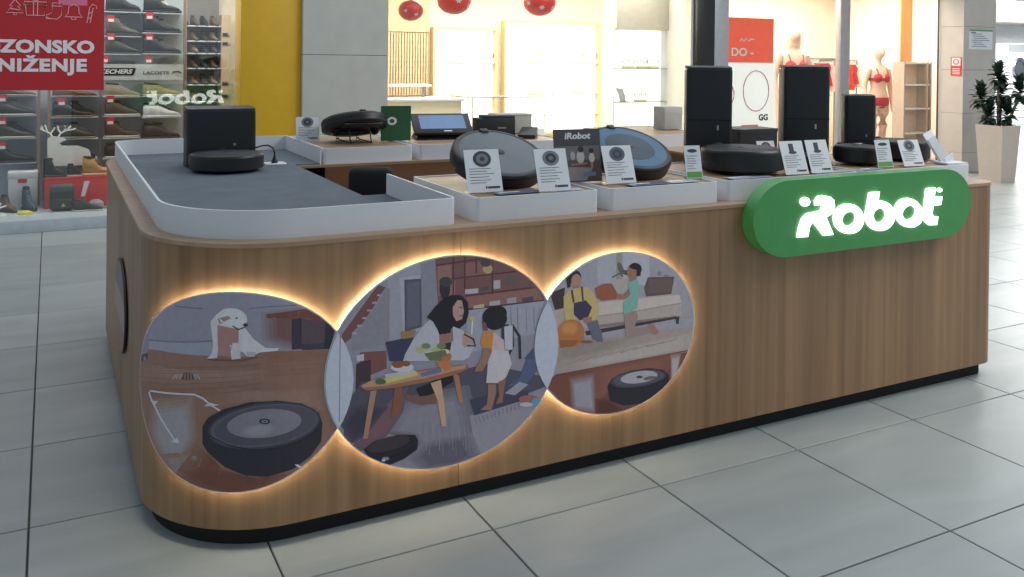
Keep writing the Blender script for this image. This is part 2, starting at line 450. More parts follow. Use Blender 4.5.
('858087','-1212 344 -1213 340 -1216 337 -1222 334 -1230 332 -1239 331 -1248 332 -1256 333 -1262 335 -1267 338 -1269 342 -1268 346 -1264 349 -1258 352 -1250 354 -1241 355 -1233 355 -1224 354 -1218 351 -1213 348'),
('29252c','-1210 366 -1211 363 -1213 361 -1216 360 -1220 359 -1225 359 -1229 360 -1234 362 -1237 364 -1239 366 -1240 368 -1239 371 -1237 373 -1234 374 -1230 375 -1225 375 -1220 374 -1216 373 -1213 370 -1211 368'),
('8a858d','-1217 366 -1217 365 -1218 364 -1220 363 -1222 363 -1225 363 -1227 363 -1230 364 -1231 365 -1233 366 -1233 368 -1233 369 -1231 370 -1230 371 -1227 371 -1225 371 -1223 371 -1220 370 -1219 369 -1217 368'),
('29252c','-1220 367 -1221 366 -1221 365 -1222 365 -1224 365 -1225 365 -1226 365 -1228 365 -1229 366 -1229 367 -1230 367 -1229 368 -1229 369 -1228 369 -1226 369 -1225 369 -1224 369 -1222 369 -1221 368 -1221 367'),
('221f27','-1374 328 -1327 307 -1263 290 -1194 287 -1129 295 -1075 324 -1076 326 -1130 297 -1194 289 -1262 293 -1326 309 -1373 331'),
('cfc9cc','-1144 236 -1135 235 -1120 222 -1126 220')]
PRINT_B = [
('827e88','-1134 861 -218 783 -206 -38 -1127 161'),
('8d8994','-878 788 -722 784 -720 624 -769 590 -823 546 -876 530'),
('7b7782','-777 784 -722 784 -720 624 -769 584'),
('6a4442','-1013 582 -907 712 -883 702 -898 684 -915 655 -929 637 -951 607 -982 584 -985 568 -1013 550'),
('7c767f','-982 578 -951 604 -929 635 -909 654 -883 699 -871 698 -870 535 -985 529'),
('938c92','-982 584 -968 582 -968 576 -982 578'),
('938c92','-968 604 -954 602 -954 596 -968 598'),
('938c92','-953 624 -939 622 -939 617 -953 618'),
('938c92','-939 644 -924 642 -924 637 -939 639'),
('938c92','-924 665 -910 663 -909 657 -924 659'),
('938c92','-909 685 -895 683 -895 678 -909 679'),
('9a949e','-842 725 -776 727 -768 561 -826 557'),
('4f4b5a','-826 718 -773 716 -769 572 -823 563'),
('5d5967','-818 709 -779 707 -776 579 -816 573'),
('6c4a48','-729 771 -670 780 -554 769 -378 668 -349 604 -552 604 -630 601 -718 635'),
('84605a','-722 750 -676 751 -675 705 -662 698 -662 657 -718 658'),
('7b5650','-631 747 -534 746 -534 708 -631 703'),
('805a54','-624 644 -378 644 -356 603 -623 606'),
('4d3134','-725 748 -534 756 -535 761 -726 753'),
('4d3134','-675 703 -453 703 -454 708 -675 707'),
('4d3134','-630 646 -398 646 -399 651 -630 650'),
('4d3134','-623 604 -349 600 -349 605 -624 609'),
('4d3134','-672 774 -671 658 -666 658 -667 774'),
('4d3134','-634 770 -633 654 -628 653 -629 770'),
('4d3134','-596 767 -595 714 -590 714 -591 766'),
('4d3134','-540 762 -539 643 -534 643 -535 761'),
('2e2a2e','-679 677 -680 666 -682 657 -686 649 -691 645 -696 644 -702 646 -707 652 -710 660 -713 670 -714 680 -713 691 -711 700 -707 708 -702 712 -697 713 -692 711 -687 705 -683 697 -680 687'),
('3c3a38','-672 696 -673 692 -676 688 -681 685 -687 683 -694 683 -700 685 -706 688 -711 691 -714 696 -715 701 -714 705 -711 709 -706 712 -700 713 -694 713 -687 712 -681 709 -677 705 -674 701'),
('a58660','-537 721 -537 717 -540 713 -543 710 -548 708 -553 708 -559 709 -563 712 -567 715 -570 720 -571 725 -570 729 -567 733 -564 736 -559 738 -554 738 -549 737 -544 734 -540 731 -537 726'),
('463f3e','-542 741 -543 737 -545 734 -549 731 -555 730 -560 730 -566 731 -571 734 -575 737 -578 741 -579 745 -578 749 -575 752 -571 755 -566 756 -561 756 -555 755 -550 753 -546 749 -543 745'),
('a09aa0','-630 668 -585 667 -585 652 -630 654'),
('4b454c','-578 668 -550 668 -550 658 -578 658'),
('9c959a','-533 685 -510 685 -509 658 -533 658'),
('55504f','-456 679 -457 675 -459 671 -463 668 -468 667 -473 667 -479 668 -484 670 -488 674 -490 678 -491 683 -490 687 -488 691 -484 694 -479 695 -474 695 -468 694 -463 691 -459 688 -457 684'),
('8f8a8e','-486 624 -453 625 -452 607 -486 608'),
('4a4448','-432 619 -391 620 -391 606 -432 606'),
('a89a80','-601 615 -565 617 -565 605 -601 606'),
('99939a','-546 621 -510 622 -509 607 -546 608'),
('8f8c98','-623 603 -349 601 -376 564 -386 499 -498 496 -622 466'),
('6c6873','-474 594 -470 522 -467 522 -471 594'),
('6c6873','-450 591 -447 519 -444 519 -447 591'),
('6c6873','-419 588 -416 515 -413 515 -417 588'),
('6c6873','-392 584 -388 511 -385 511 -389 584'),
('6f4541','-960 523 -879 517 -878 465 -959 445'),
('3e2d32','-970 492 -926 498 -926 433 -956 418 -955 373 -972 375'),
('a7a2aa','-970 516 -947 517 -947 498 -968 498'),
('4a4653','-1005 375 -953 437 -656 424 -550 429 -341 355 -341 326 -609 279 -625 358 -842 360 -944 254 -1004 278'),
('615c67','-860 353 -836 372 -613 375 -585 273 -556 128 -749 123 -793 246 -900 282'),
('68636e','-849 345 -827 362 -626 365 -600 272 -574 142 -748 137 -788 249 -885 281'),
('6f6974','-837 337 -817 352 -638 354 -616 272 -593 156 -747 152 -783 251 -869 280'),
('76707b','-825 329 -808 342 -650 344 -631 272 -611 170 -746 166 -777 253 -854 278'),
('7d7781','-814 321 -799 332 -663 334 -646 272 -629 184 -745 180 -772 255 -839 277'),
('86808a','-609 279 -430 297 -341 326 -389 248 -546 157 -586 151'),
('76707a','-767 225 -602 226 -565 146 -645 129 -766 142 -808 186'),
('6f6974','-760 220 -611 221 -577 149 -650 134 -759 145 -797 185'),
('68636d','-753 216 -620 216 -590 152 -654 138 -752 148 -786 184'),
('615c67','-746 211 -629 211 -603 154 -659 143 -745 152 -775 183'),
('5a5560','-739 206 -638 206 -616 157 -664 147 -738 155 -764 182'),
('5e5058','-982 256 -851 383 -810 404 -826 328 -875 267 -955 236'),
('625058','-973 262 -855 376 -818 395 -832 327 -876 271 -948 243'),
('655057','-963 267 -858 369 -825 386 -837 325 -877 275 -941 250'),
('695057','-954 272 -861 362 -832 377 -843 323 -877 280 -934 258'),
('6d5057','-944 278 -864 355 -839 368 -849 322 -878 284 -927 265'),
('47424f','-1013 324 -975 378 -870 352 -942 280 -981 265'),
('433f4b','-1008 323 -973 372 -879 349 -944 284 -979 270'),
('403b47','-1002 323 -971 367 -887 346 -945 288 -977 275'),
('3c3843','-997 323 -969 361 -896 343 -946 292 -974 281'),
('39343f','-991 322 -968 355 -904 340 -948 296 -972 286'),
('3c3a4c','-610 328 -502 338 -406 322 -406 297 -594 277'),
('857f89','-772 308 -775 235 -773 234 -770 308'),
('757079','-762 289 -764 218 -762 217 -760 289'),
('857f89','-752 271 -753 201 -751 200 -750 270'),
('757079','-742 303 -742 184 -740 184 -740 302'),
('857f89','-732 284 -732 227 -730 226 -729 284'),
('757079','-721 265 -721 210 -718 209 -719 265'),
('857f89','-711 297 -709 192 -707 192 -709 297'),
('757079','-701 278 -698 175 -696 175 -699 278'),
('857f89','-690 260 -688 218 -686 218 -688 259'),
('757079','-681 292 -677 201 -674 201 -678 291'),
('857f89','-670 273 -665 184 -663 183 -668 273'),
('757079','-659 254 -654 167 -652 166 -657 254'),
('857f89','-649 286 -643 210 -641 209 -647 286'),
('757079','-639 267 -632 192 -629 192 -636 267'),
('857f89','-628 248 -620 175 -618 175 -626 248'),
('757079','-618 281 -609 158 -606 157 -615 280'),
('746e79','-596 269 -588 251 -584 251 -592 270'),
('746e79','-582 271 -575 252 -571 253 -578 272'),
('746e79','-568 273 -562 254 -558 255 -564 273'),
('746e79','-554 275 -549 256 -545 257 -551 275'),
('746e79','-540 277 -536 258 -532 258 -537 277'),
('746e79','-527 278 -522 260 -519 260 -523 278'),
('746e79','-513 280 -509 262 -505 262 -509 280'),
('746e79','-498 282 -496 264 -492 264 -495 282'),
('746e79','-484 284 -483 266 -479 266 -480 284'),
('746e79','-470 286 -469 268 -465 267 -466 285'),
('746e79','-456 288 -456 270 -452 269 -452 287'),
('746e79','-442 290 -442 272 -438 271 -438 289'),
('746e79','-427 291 -429 274 -424 273 -423 290'),
('746e79','-413 293 -415 276 -411 275 -409 292'),
('34364c','-882 542 -799 548 -780 472 -869 485'),
('8d6a3e','-835 567 -787 566 -799 545 -831 544'),
('35323f','-505 542 -479 544 -478 493 -504 488'),
('2f2b33','-472 538 -445 500 -441 428 -432 427 -436 501 -464 542'),
('2f2b33','-468 534 -466 474 -487 436 -481 433 -459 472 -462 533'),
('aaa6af','-495 537 -465 539 -464 461 -491 465'),
('4e5470','-486 349 -439 370 -408 436 -383 447 -374 381 -415 345'),
('8d8892','-490 329 -439 356 -406 343 -454 316'),
('454b68','-423 425 -389 457 -385 420'),
('a39fa8','-822 498 -798 537 -769 572 -744 592 -729 579 -713 542 -700 517 -675 514 -675 456 -828 479'),
('a5a1aa','-742 569 -717 572 -667 560 -635 544 -622 513 -596 492 -615 459 -634 452 -678 459 -741 468'),
('86625a','-714 548 -670 560 -667 519 -685 504 -713 514'),
('2e2a30','-716 511 -673 514 -682 463 -716 468'),
('1f1b20','-742 604 -730 625 -706 645 -674 656 -643 652 -620 629 -617 594 -626 566 -648 551 -667 560 -692 540 -714 548 -736 586'),
('1f1b20','-754 599 -729 625 -708 639 -677 624 -676 543 -713 542 -729 579'),
('a37f74','-671 618 -655 639 -640 636 -633 602 -639 579 -658 575 -669 594'),
('5a3c38','-649 614 -639 613 -639 616 -649 617'),
('6d4440','-648 588 -637 588 -637 591 -649 591'),
('a78377','-638 533 -606 534 -606 499 -628 490 -638 503'),
('b8a050','-597 575 -598 573 -599 570 -600 569 -602 568 -605 568 -607 569 -609 570 -611 572 -612 574 -613 577 -612 580 -611 582 -610 583 -607 584 -605 584 -603 584 -600 582 -599 580 -598 578'),
('c8c2b0','-607 569 -609 529 -604 528 -602 569'),
('2d2930','-633 530 -602 511 -595 493 -622 498 -622 493 -591 489 -598 514 -631 534'),
('201c20','-485 563 -487 552 -493 542 -503 535 -515 532 -528 531 -541 535 -553 542 -563 551 -569 562 -571 574 -569 585 -563 594 -554 601 -542 605 -529 605 -516 602 -504 595 -494 586 -488 575'),
('201c20','-486 578 -487 571 -491 564 -498 560 -506 558 -515 558 -525 560 -533 564 -540 571 -544 578 -545 585 -544 592 -540 598 -533 603 -525 605 -516 605 -507 603 -498 599 -492 593 -487 585'),
('6c4a40','-572 565 -558 557 -551 533 -568 535'),
('b6763a','-568 529 -532 530 -521 493 -537 472 -567 482 -576 501'),
('b59c98','-531 527 -495 495 -490 431 -550 440 -537 478'),
('8a6459','-567 482 -537 475 -550 440 -573 443'),
('8a6459','-558 472 -535 469 -550 436 -569 411 -596 412 -588 431'),
('b3a9ac','-550 436 -535 469 -480 461 -467 417 -487 377 -514 364 -555 371'),
('8a6558','-549 366 -522 362 -521 334 -536 284 -575 291 -552 304 -549 331'),
('7f5b50','-514 368 -487 374 -494 329 -498 300 -521 300 -510 325'),
('1f1c22','-786 391 -744 401 -700 417 -667 423 -667 392 -729 368 -772 362'),
('6f4d46','-822 383 -779 366 -721 363 -721 336 -772 341 -814 362'),
('7a4d3c','-853 405 -829 404 -835 326 -863 317'),
('9a6a50','-667 419 -648 409 -632 325 -647 324'),
('98705c','-927 407 -908 407 -918 353 -934 271 -948 271 -938 337'),
('b58f74','-740 400 -707 405 -695 335 -687 262 -702 263 -717 346'),
('8a5d48','-959 425 -926 439 -829 444 -715 443 -619 439 -615 425 -656 414 -751 405 -857 405 -939 410'),
('a87c64','-956 428 -919 438 -773 439 -622 438 -626 428 -758 418 -878 415 -946 420'),
('b3a86a','-885 436 -787 444 -780 430 -878 422'),
('a8a2a8','-885 449 -794 449 -787 439 -881 438'),
('465a3e','-881 427 -881 424 -884 422 -887 421 -892 421 -897 421 -902 422 -907 424 -910 427 -913 429 -913 432 -913 435 -910 437 -907 438 -902 439 -897 438 -892 437 -887 435 -884 433 -881 430'),
('5a6486','-773 435 -708 442 -704 428 -769 423'),
('b06a40','-723 465 -686 464 -671 437 -689 426 -715 447'),
('b3adb0','-794 455 -796 452 -801 449 -809 447 -819 447 -831 448 -842 450 -852 453 -860 458 -865 462 -867 466 -865 470 -860 473 -852 475 -842 475 -831 474 -820 472 -810 468 -801 464 -796 460'),
('7a4a38','-825 469 -826 466 -829 463 -833 461 -838 461 -844 461 -849 462 -854 464 -858 467 -861 471 -862 474 -861 477 -858 480 -854 482 -849 482 -844 482 -838 481 -833 478 -829 476 -826 472'),
('7a4a38','-805 468 -806 466 -808 464 -811 462 -815 462 -819 462 -823 463 -827 465 -830 467 -832 470 -833 473 -833 475 -831 477 -827 479 -824 479 -819 479 -815 478 -811 476 -808 474 -806 471'),
('a29a6a','-759 503 -760 500 -762 498 -765 497 -769 496 -774 496 -778 497 -782 499 -786 502 -788 504 -788 507 -788 509 -786 512 -783 513 -779 514 -774 513 -769 512 -765 511 -762 508 -760 506'),
('6d7250','-741 512 -742 509 -744 507 -747 506 -751 505 -756 505 -760 506 -764 508 -768 510 -770 513 -770 516 -770 518 -768 520 -764 522 -760 522 -756 522 -751 521 -747 519 -744 517 -742 514'),
('b7b08a','-728 487 -729 484 -731 482 -734 481 -739 480 -743 480 -748 482 -752 483 -755 486 -757 488 -758 491 -757 494 -755 496 -752 497 -748 498 -743 498 -739 497 -735 495 -731 492 -729 490'),
('a29a6a','-707 495 -708 493 -710 491 -713 489 -717 489 -722 489 -726 490 -730 492 -734 494 -736 497 -737 500 -736 502 -734 504 -731 506 -726 506 -722 506 -717 505 -713 503 -710 501 -708 498'),
('6d7250','-691 505 -692 502 -694 500 -698 499 -702 498 -706 498 -711 499 -715 501 -718 503 -721 506 -721 509 -721 511 -719 514 -715 515 -711 516 -706 515 -702 514 -698 513 -694 510 -692 508'),
('b7b08a','-679 486 -679 483 -681 481 -685 479 -689 479 -694 479 -698 480 -702 482 -706 484 -708 487 -709 490 -708 492 -706 495 -703 496 -698 497 -694 496 -689 495 -685 493 -682 491 -679 488'),
('a29a6a','-716 474 -717 471 -719 469 -722 468 -726 467 -731 467 -735 468 -739 470 -743 473 -745 475 -746 478 -745 481 -743 483 -740 484 -735 485 -731 484 -726 483 -722 482 -719 479 -717 476'),
('6d7250','-672 470 -673 468 -675 465 -678 464 -683 463 -687 464 -692 465 -696 467 -699 469 -702 472 -702 475 -702 477 -699 479 -696 481 -692 481 -687 481 -683 480 -679 478 -675 476 -673 473'),
('5c6446','-762 492 -694 494 -681 459 -743 468'),
('a0604a','-706 472 -675 479 -675 458 -706 462'),
('8f5a4a','-369 291 -371 288 -376 285 -384 284 -394 284 -406 286 -417 288 -427 291 -435 295 -440 299 -442 303 -440 306 -435 309 -427 310 -417 310 -406 308 -395 306 -384 303 -376 299 -371 295'),
('4f86a8','-359 278 -360 275 -362 271 -366 269 -371 268 -377 268 -383 270 -388 273 -392 276 -394 280 -395 284 -394 288 -392 291 -388 294 -383 295 -377 294 -372 293 -367 290 -363 287 -360 283'),
('a6a0a8','-389 276 -390 274 -394 273 -399 272 -406 272 -414 273 -421 275 -428 277 -433 280 -437 282 -438 285 -437 287 -433 288 -428 289 -421 289 -414 288 -406 286 -399 284 -394 281 -391 279'),
('211e26','-947 241 -910 260 -841 264 -788 254 -778 235 -781 209 -820 190 -868 180 -923 204'),
('3a3135','-805 246 -806 240 -815 234 -828 229 -847 225 -867 223 -888 223 -907 225 -923 229 -934 234 -938 240 -937 246 -929 252 -916 258 -898 261 -878 263 -857 263 -837 262 -821 258 -810 253'),
('2a262d','-937 228 -889 208 -826 216 -780 231 -782 234 -828 220 -889 212 -937 231'),
('7f7a84','-868 199 -868 198 -870 197 -872 196 -875 196 -879 196 -882 197 -885 199 -888 200 -889 202 -890 204 -889 205 -888 207 -885 207 -882 207 -879 207 -875 206 -872 205 -870 203 -868 201'),
('b0abb0','-880 197 -880 196 -881 195 -882 194 -884 194 -886 194 -887 195 -889 196 -890 197 -891 198 -891 199 -891 200 -890 201 -889 201 -887 201 -886 201 -884 201 -882 200 -881 199 -880 198')]
PRINT_C = [
('8f8b93','-511 839 368 769 381 52 -503 214'),
('9a969e','-154 739 -48 735 -60 620 -146 629'),
('8a8076','-75 727 -52 727 -54 641 -74 638'),
('a19ca4','-48 724 61 714 63 606 -47 618'),
('918b90','61 692 75 696 76 628 62 629'),
('8f898e','175 617 249 534 258 469 192 477'),
('9d9388','-87 636 -20 638 -19 593 -73 588'),
('a1928c','-328 563 -152 580 49 568 191 561 203 487 51 483 -150 487 -309 507'),
('b3a49c','-145 571 191 558 200 531 23 526 -144 527'),
('8d7c76','-144 524 23 522 200 526 200 530 22 525 -145 527'),
('7b6b66','-144 497 178 487 178 476 -144 486'),
('3b3033','-195 482 178 484 192 483 189 457 178 458 174 476 -189 467'),
('90857f','193 473 255 470 254 477 192 480'),
('3d2f30','-329 622 -273 635 -279 568 -310 566'),
('5a4644','39 598 55 633 168 624 155 565 49 568'),
('634e4b','59 627 161 619 151 571 53 576'),
('57594a','-48 677 -45 671 -44 665 -44 659 -46 656 -49 654 -52 655 -56 657 -60 661 -64 667 -68 673 -70 680 -71 686 -71 691 -69 694 -67 696 -63 695 -59 693 -55 689 -51 683'),
('4c5040','-19 652 -21 650 -25 649 -29 649 -35 650 -40 652 -46 655 -50 658 -53 661 -55 664 -55 666 -53 668 -50 669 -45 669 -40 668 -34 666 -29 664 -24 661 -21 657 -19 654'),
('50523f','-89 646 -60 656 -49 645 -45 648 -61 661 -92 650'),
('77706d','113 640 112 638 111 635 109 634 106 633 103 633 100 634 97 635 95 637 93 639 93 642 93 644 95 646 97 648 99 649 103 649 106 648 108 647 111 645 112 642'),
('77706d','145 629 145 628 143 627 140 626 136 626 133 626 129 627 125 628 122 629 120 630 120 632 120 633 122 634 125 635 128 635 132 635 136 634 140 633 143 632 145 631'),
('94857f','-308 437 -150 447 51 448 258 438 252 357 -16 356 -307 354'),
('978882','-252 392 19 412 297 422 294 360 -20 358 -236 358'),
('9a8c86','-227 391 18 409 268 418 265 362 -17 360 -213 360'),
('9d8f89','-203 390 17 406 239 414 236 365 -15 363 -190 363'),
('a0938d','-178 389 16 403 210 410 208 367 -12 365 -166 365'),
('a39690','-152 389 15 401 182 406 180 369 -9 368 -143 367'),
('91827c','-314 443 -196 459 16 437 -64 408 -255 397 -321 400'),
('8f807a','-302 441 -195 455 -5 435 -76 410 -249 399 -308 402'),
('8c7d77','-291 439 -195 452 -26 434 -89 411 -242 402 -296 405'),
('8a7b75','-279 438 -194 448 -46 433 -102 413 -236 405 -283 407'),
('877872','-267 436 -194 445 -67 432 -114 414 -230 407 -271 409'),
('8a7d78','-263 380 -193 394 -195 398 -264 383'),
('8a7d78','-212 382 -142 396 -143 399 -214 386'),
('8a7d78','-161 385 -89 397 -91 400 -163 388'),
('8a7d78','-109 387 -36 398 -37 402 -110 390'),
('8a7d78','-56 389 18 399 17 403 -57 393'),
('8a7d78','-2 392 73 401 72 404 -3 395'),
('8a7d78','53 394 130 402 128 406 51 398'),
('8a7d78','108 397 187 404 185 407 107 400'),
('63362c','-306 353 -15 355 238 356 237 360 -16 359 -307 357'),
('6d4236','-313 353 -16 354 249 354 196 261 55 181 -146 194 -274 254 -337 324'),
('704539','-172 358 65 359 190 357 183 301 66 328 -94 323 -155 235 -178 239'),
('73483c','-157 353 57 354 170 353 163 302 58 327 -87 322 -141 243 -162 246'),
('774b3e','-142 349 49 349 149 348 143 303 50 325 -79 321 -128 250 -147 253'),
('7a4e41','-127 345 42 345 129 344 124 304 42 324 -71 320 -115 257 -131 260'),
('7d5144','-112 340 34 340 109 339 104 305 34 322 -64 319 -101 265 -115 267'),
('735048','-256 341 -154 344 -141 193 -243 224'),
('7a5d5a','-250 334 -159 337 -146 201 -239 229'),
('806b6c','-245 328 -163 331 -152 209 -235 234'),
('87787e','-239 322 -167 324 -158 217 -230 239'),
('8d8690','-234 315 -172 317 -163 225 -226 244'),
('835e55','155 358 202 355 182 262 157 259'),
('896c66','157 353 199 350 182 266 159 264'),
('8f7978','159 348 197 346 181 271 160 269'),
('958789','161 343 194 341 180 276 162 273'),
('9b949a','163 339 191 337 179 280 164 278'),
('683e33','-154 255 -99 246 -28 194 -114 189 -153 203'),
('633a30','-149 251 -100 243 -36 196 -114 192 -149 204'),
('5d372e','-145 247 -101 240 -44 198 -113 195 -144 205'),
('58332b','-141 244 -102 237 -52 201 -113 197 -140 207'),
('532f28','-137 240 -103 235 -60 203 -112 200 -136 208'),
('2f2428','-213 663 -214 656 -218 650 -224 646 -232 644 -241 644 -250 646 -258 650 -264 655 -268 662 -270 669 -268 676 -264 682 -258 686 -250 689 -242 689 -233 687 -225 683 -218 677 -214 671'),
('2f2428','-271 669 -255 684 -252 635 -264 631'),
('9c7568','-212 650 -213 643 -215 637 -219 632 -225 629 -231 629 -236 631 -242 634 -246 640 -249 647 -250 654 -249 661 -246 667 -242 671 -237 674 -231 674 -225 673 -220 669 -216 663 -213 657'),
('8f695d','-245 637 -220 634 -216 609 -239 612'),
('b39a63','-279 606 -255 627 -191 628 -162 603 -141 546 -157 515 -186 511 -202 526 -247 526 -269 524 -276 562'),
('4c3a44','-252 624 -244 582 -236 582 -244 624'),
('4c3a44','-214 631 -208 584 -201 584 -206 630'),
('37344a','-240 580 -194 584 -169 558 -183 529 -215 520 -239 542'),
('8f695d','-206 527 -170 528 -169 508 -196 509'),
('5d5c68','-189 508 -147 514 -127 444 -163 449'),
('a5663c','-197 482 -200 470 -207 460 -218 453 -233 450 -249 450 -265 454 -279 462 -291 472 -298 483 -301 496 -298 507 -291 517 -280 524 -266 528 -250 528 -234 524 -219 517 -208 506 -200 495'),
('a5663c','-198 465 -201 455 -209 446 -222 441 -238 438 -255 439 -273 443 -288 450 -301 459 -309 469 -312 480 -309 490 -301 498 -289 504 -273 507 -256 506 -238 502 -222 495 -210 486 -201 476'),
('8f5233','-290 466 -214 456 -239 439 -289 441'),
('5d5c68','-170 483 -131 478 -124 438 -150 442'),
('a96a3e','-219 496 -220 488 -226 482 -234 478 -244 476 -256 476 -267 479 -277 484 -286 490 -291 498 -293 505 -291 513 -286 519 -278 523 -268 525 -256 525 -245 522 -234 517 -226 511 -221 503'),
('ad6f40','-222 496 -224 490 -229 484 -236 480 -245 478 -256 479 -266 481 -275 485 -283 491 -288 498 -289 505 -288 511 -283 517 -276 521 -267 523 -256 522 -246 520 -236 516 -229 510 -224 503'),
('b07342','-226 497 -227 491 -231 486 -238 482 -246 481 -256 481 -265 483 -273 487 -280 492 -284 498 -286 504 -284 510 -280 515 -274 519 -265 520 -256 520 -247 518 -239 514 -232 509 -227 503'),
('b47844','-230 497 -231 492 -234 488 -240 485 -248 483 -256 483 -264 485 -271 489 -277 493 -281 499 -282 504 -281 509 -277 513 -272 516 -264 518 -256 518 -248 516 -241 512 -235 508 -231 503'),
('b87c46','-233 498 -234 493 -237 489 -242 487 -249 486 -256 486 -263 487 -269 490 -274 494 -277 499 -278 504 -277 508 -274 512 -269 514 -263 516 -256 515 -249 514 -243 511 -238 507 -234 502'),
('7a5148','-163 443 -164 442 -168 441 -173 441 -180 441 -188 442 -196 443 -204 445 -209 447 -213 449 -214 451 -213 452 -209 453 -204 454 -197 453 -189 452 -181 451 -173 449 -168 447 -164 445'),
('8a4f3d','-159 619 -126 631 -93 628 -70 593 -73 574 -132 575 -152 591'),
('241d20','29 664 27 657 24 652 18 648 10 645 2 645 -7 647 -14 651 -21 656 -24 662 -26 669 -25 676 -21 681 -15 685 -7 688 1 688 9 686 17 682 23 677 27 670'),
('8d6456','12 654 11 648 8 643 3 639 -3 636 -10 636 -17 638 -23 641 -27 646 -31 652 -32 659 -31 665 -28 670 -23 674 -17 676 -10 677 -4 675 2 671 7 666 11 661'),
('241d20','-21 683 26 675 24 642 7 641 7 663 -17 671'),
('8d6456','-24 647 7 643 7 626 -20 629'),
('6f9a8c','-27 624 11 632 21 605 12 533 -42 517 -46 557 -19 582'),
('8d6456','-73 593 -46 585 -23 602 -16 584 -39 570 -73 574'),
('8d7672','-42 517 9 525 16 505 0 467 65 464 65 442 -17 436 -34 444'),
('96685c','61 473 79 471 104 442 93 432 62 445'),
('26232b','-105 286 -89 309 -15 325 67 322 123 307 149 286 149 251 97 219 41 206 -41 212 -94 237'),
('3c3942','138 288 134 279 118 271 93 266 61 263 25 263 -11 266 -44 272 -71 280 -88 289 -95 298 -91 307 -77 314 -53 320 -22 323 14 323 50 320 84 315 112 307 130 298'),
('4d4952','128 290 124 282 110 276 87 271 58 269 25 269 -7 272 -37 276 -61 283 -77 291 -83 298 -79 306 -66 312 -44 317 -16 319 16 319 49 317 79 312 104 306 121 298'),
('9a949c','100 295 97 288 87 283 71 279 50 277 26 277 3 279 -19 283 -36 288 -48 294 -53 301 -50 307 -40 312 -25 316 -4 318 19 318 43 317 65 313 83 308 95 301'),
('5a565e','95 288 94 286 91 284 85 283 77 282 69 282 60 283 53 283 46 285 42 286 40 288 41 290 45 292 51 293 58 294 66 294 75 293 83 292 89 291 93 289'),
('3a3640','38 296 38 295 36 294 33 293 29 293 25 294 21 294 17 296 14 297 12 299 11 300 12 301 14 302 17 303 20 303 25 303 29 302 33 300 36 299 38 297'),
('1c1920','39 260 46 208 50 208 42 260'),
('15131a','-102 282 -41 266 55 259 146 273 145 276 54 262 -41 269 -101 284')]
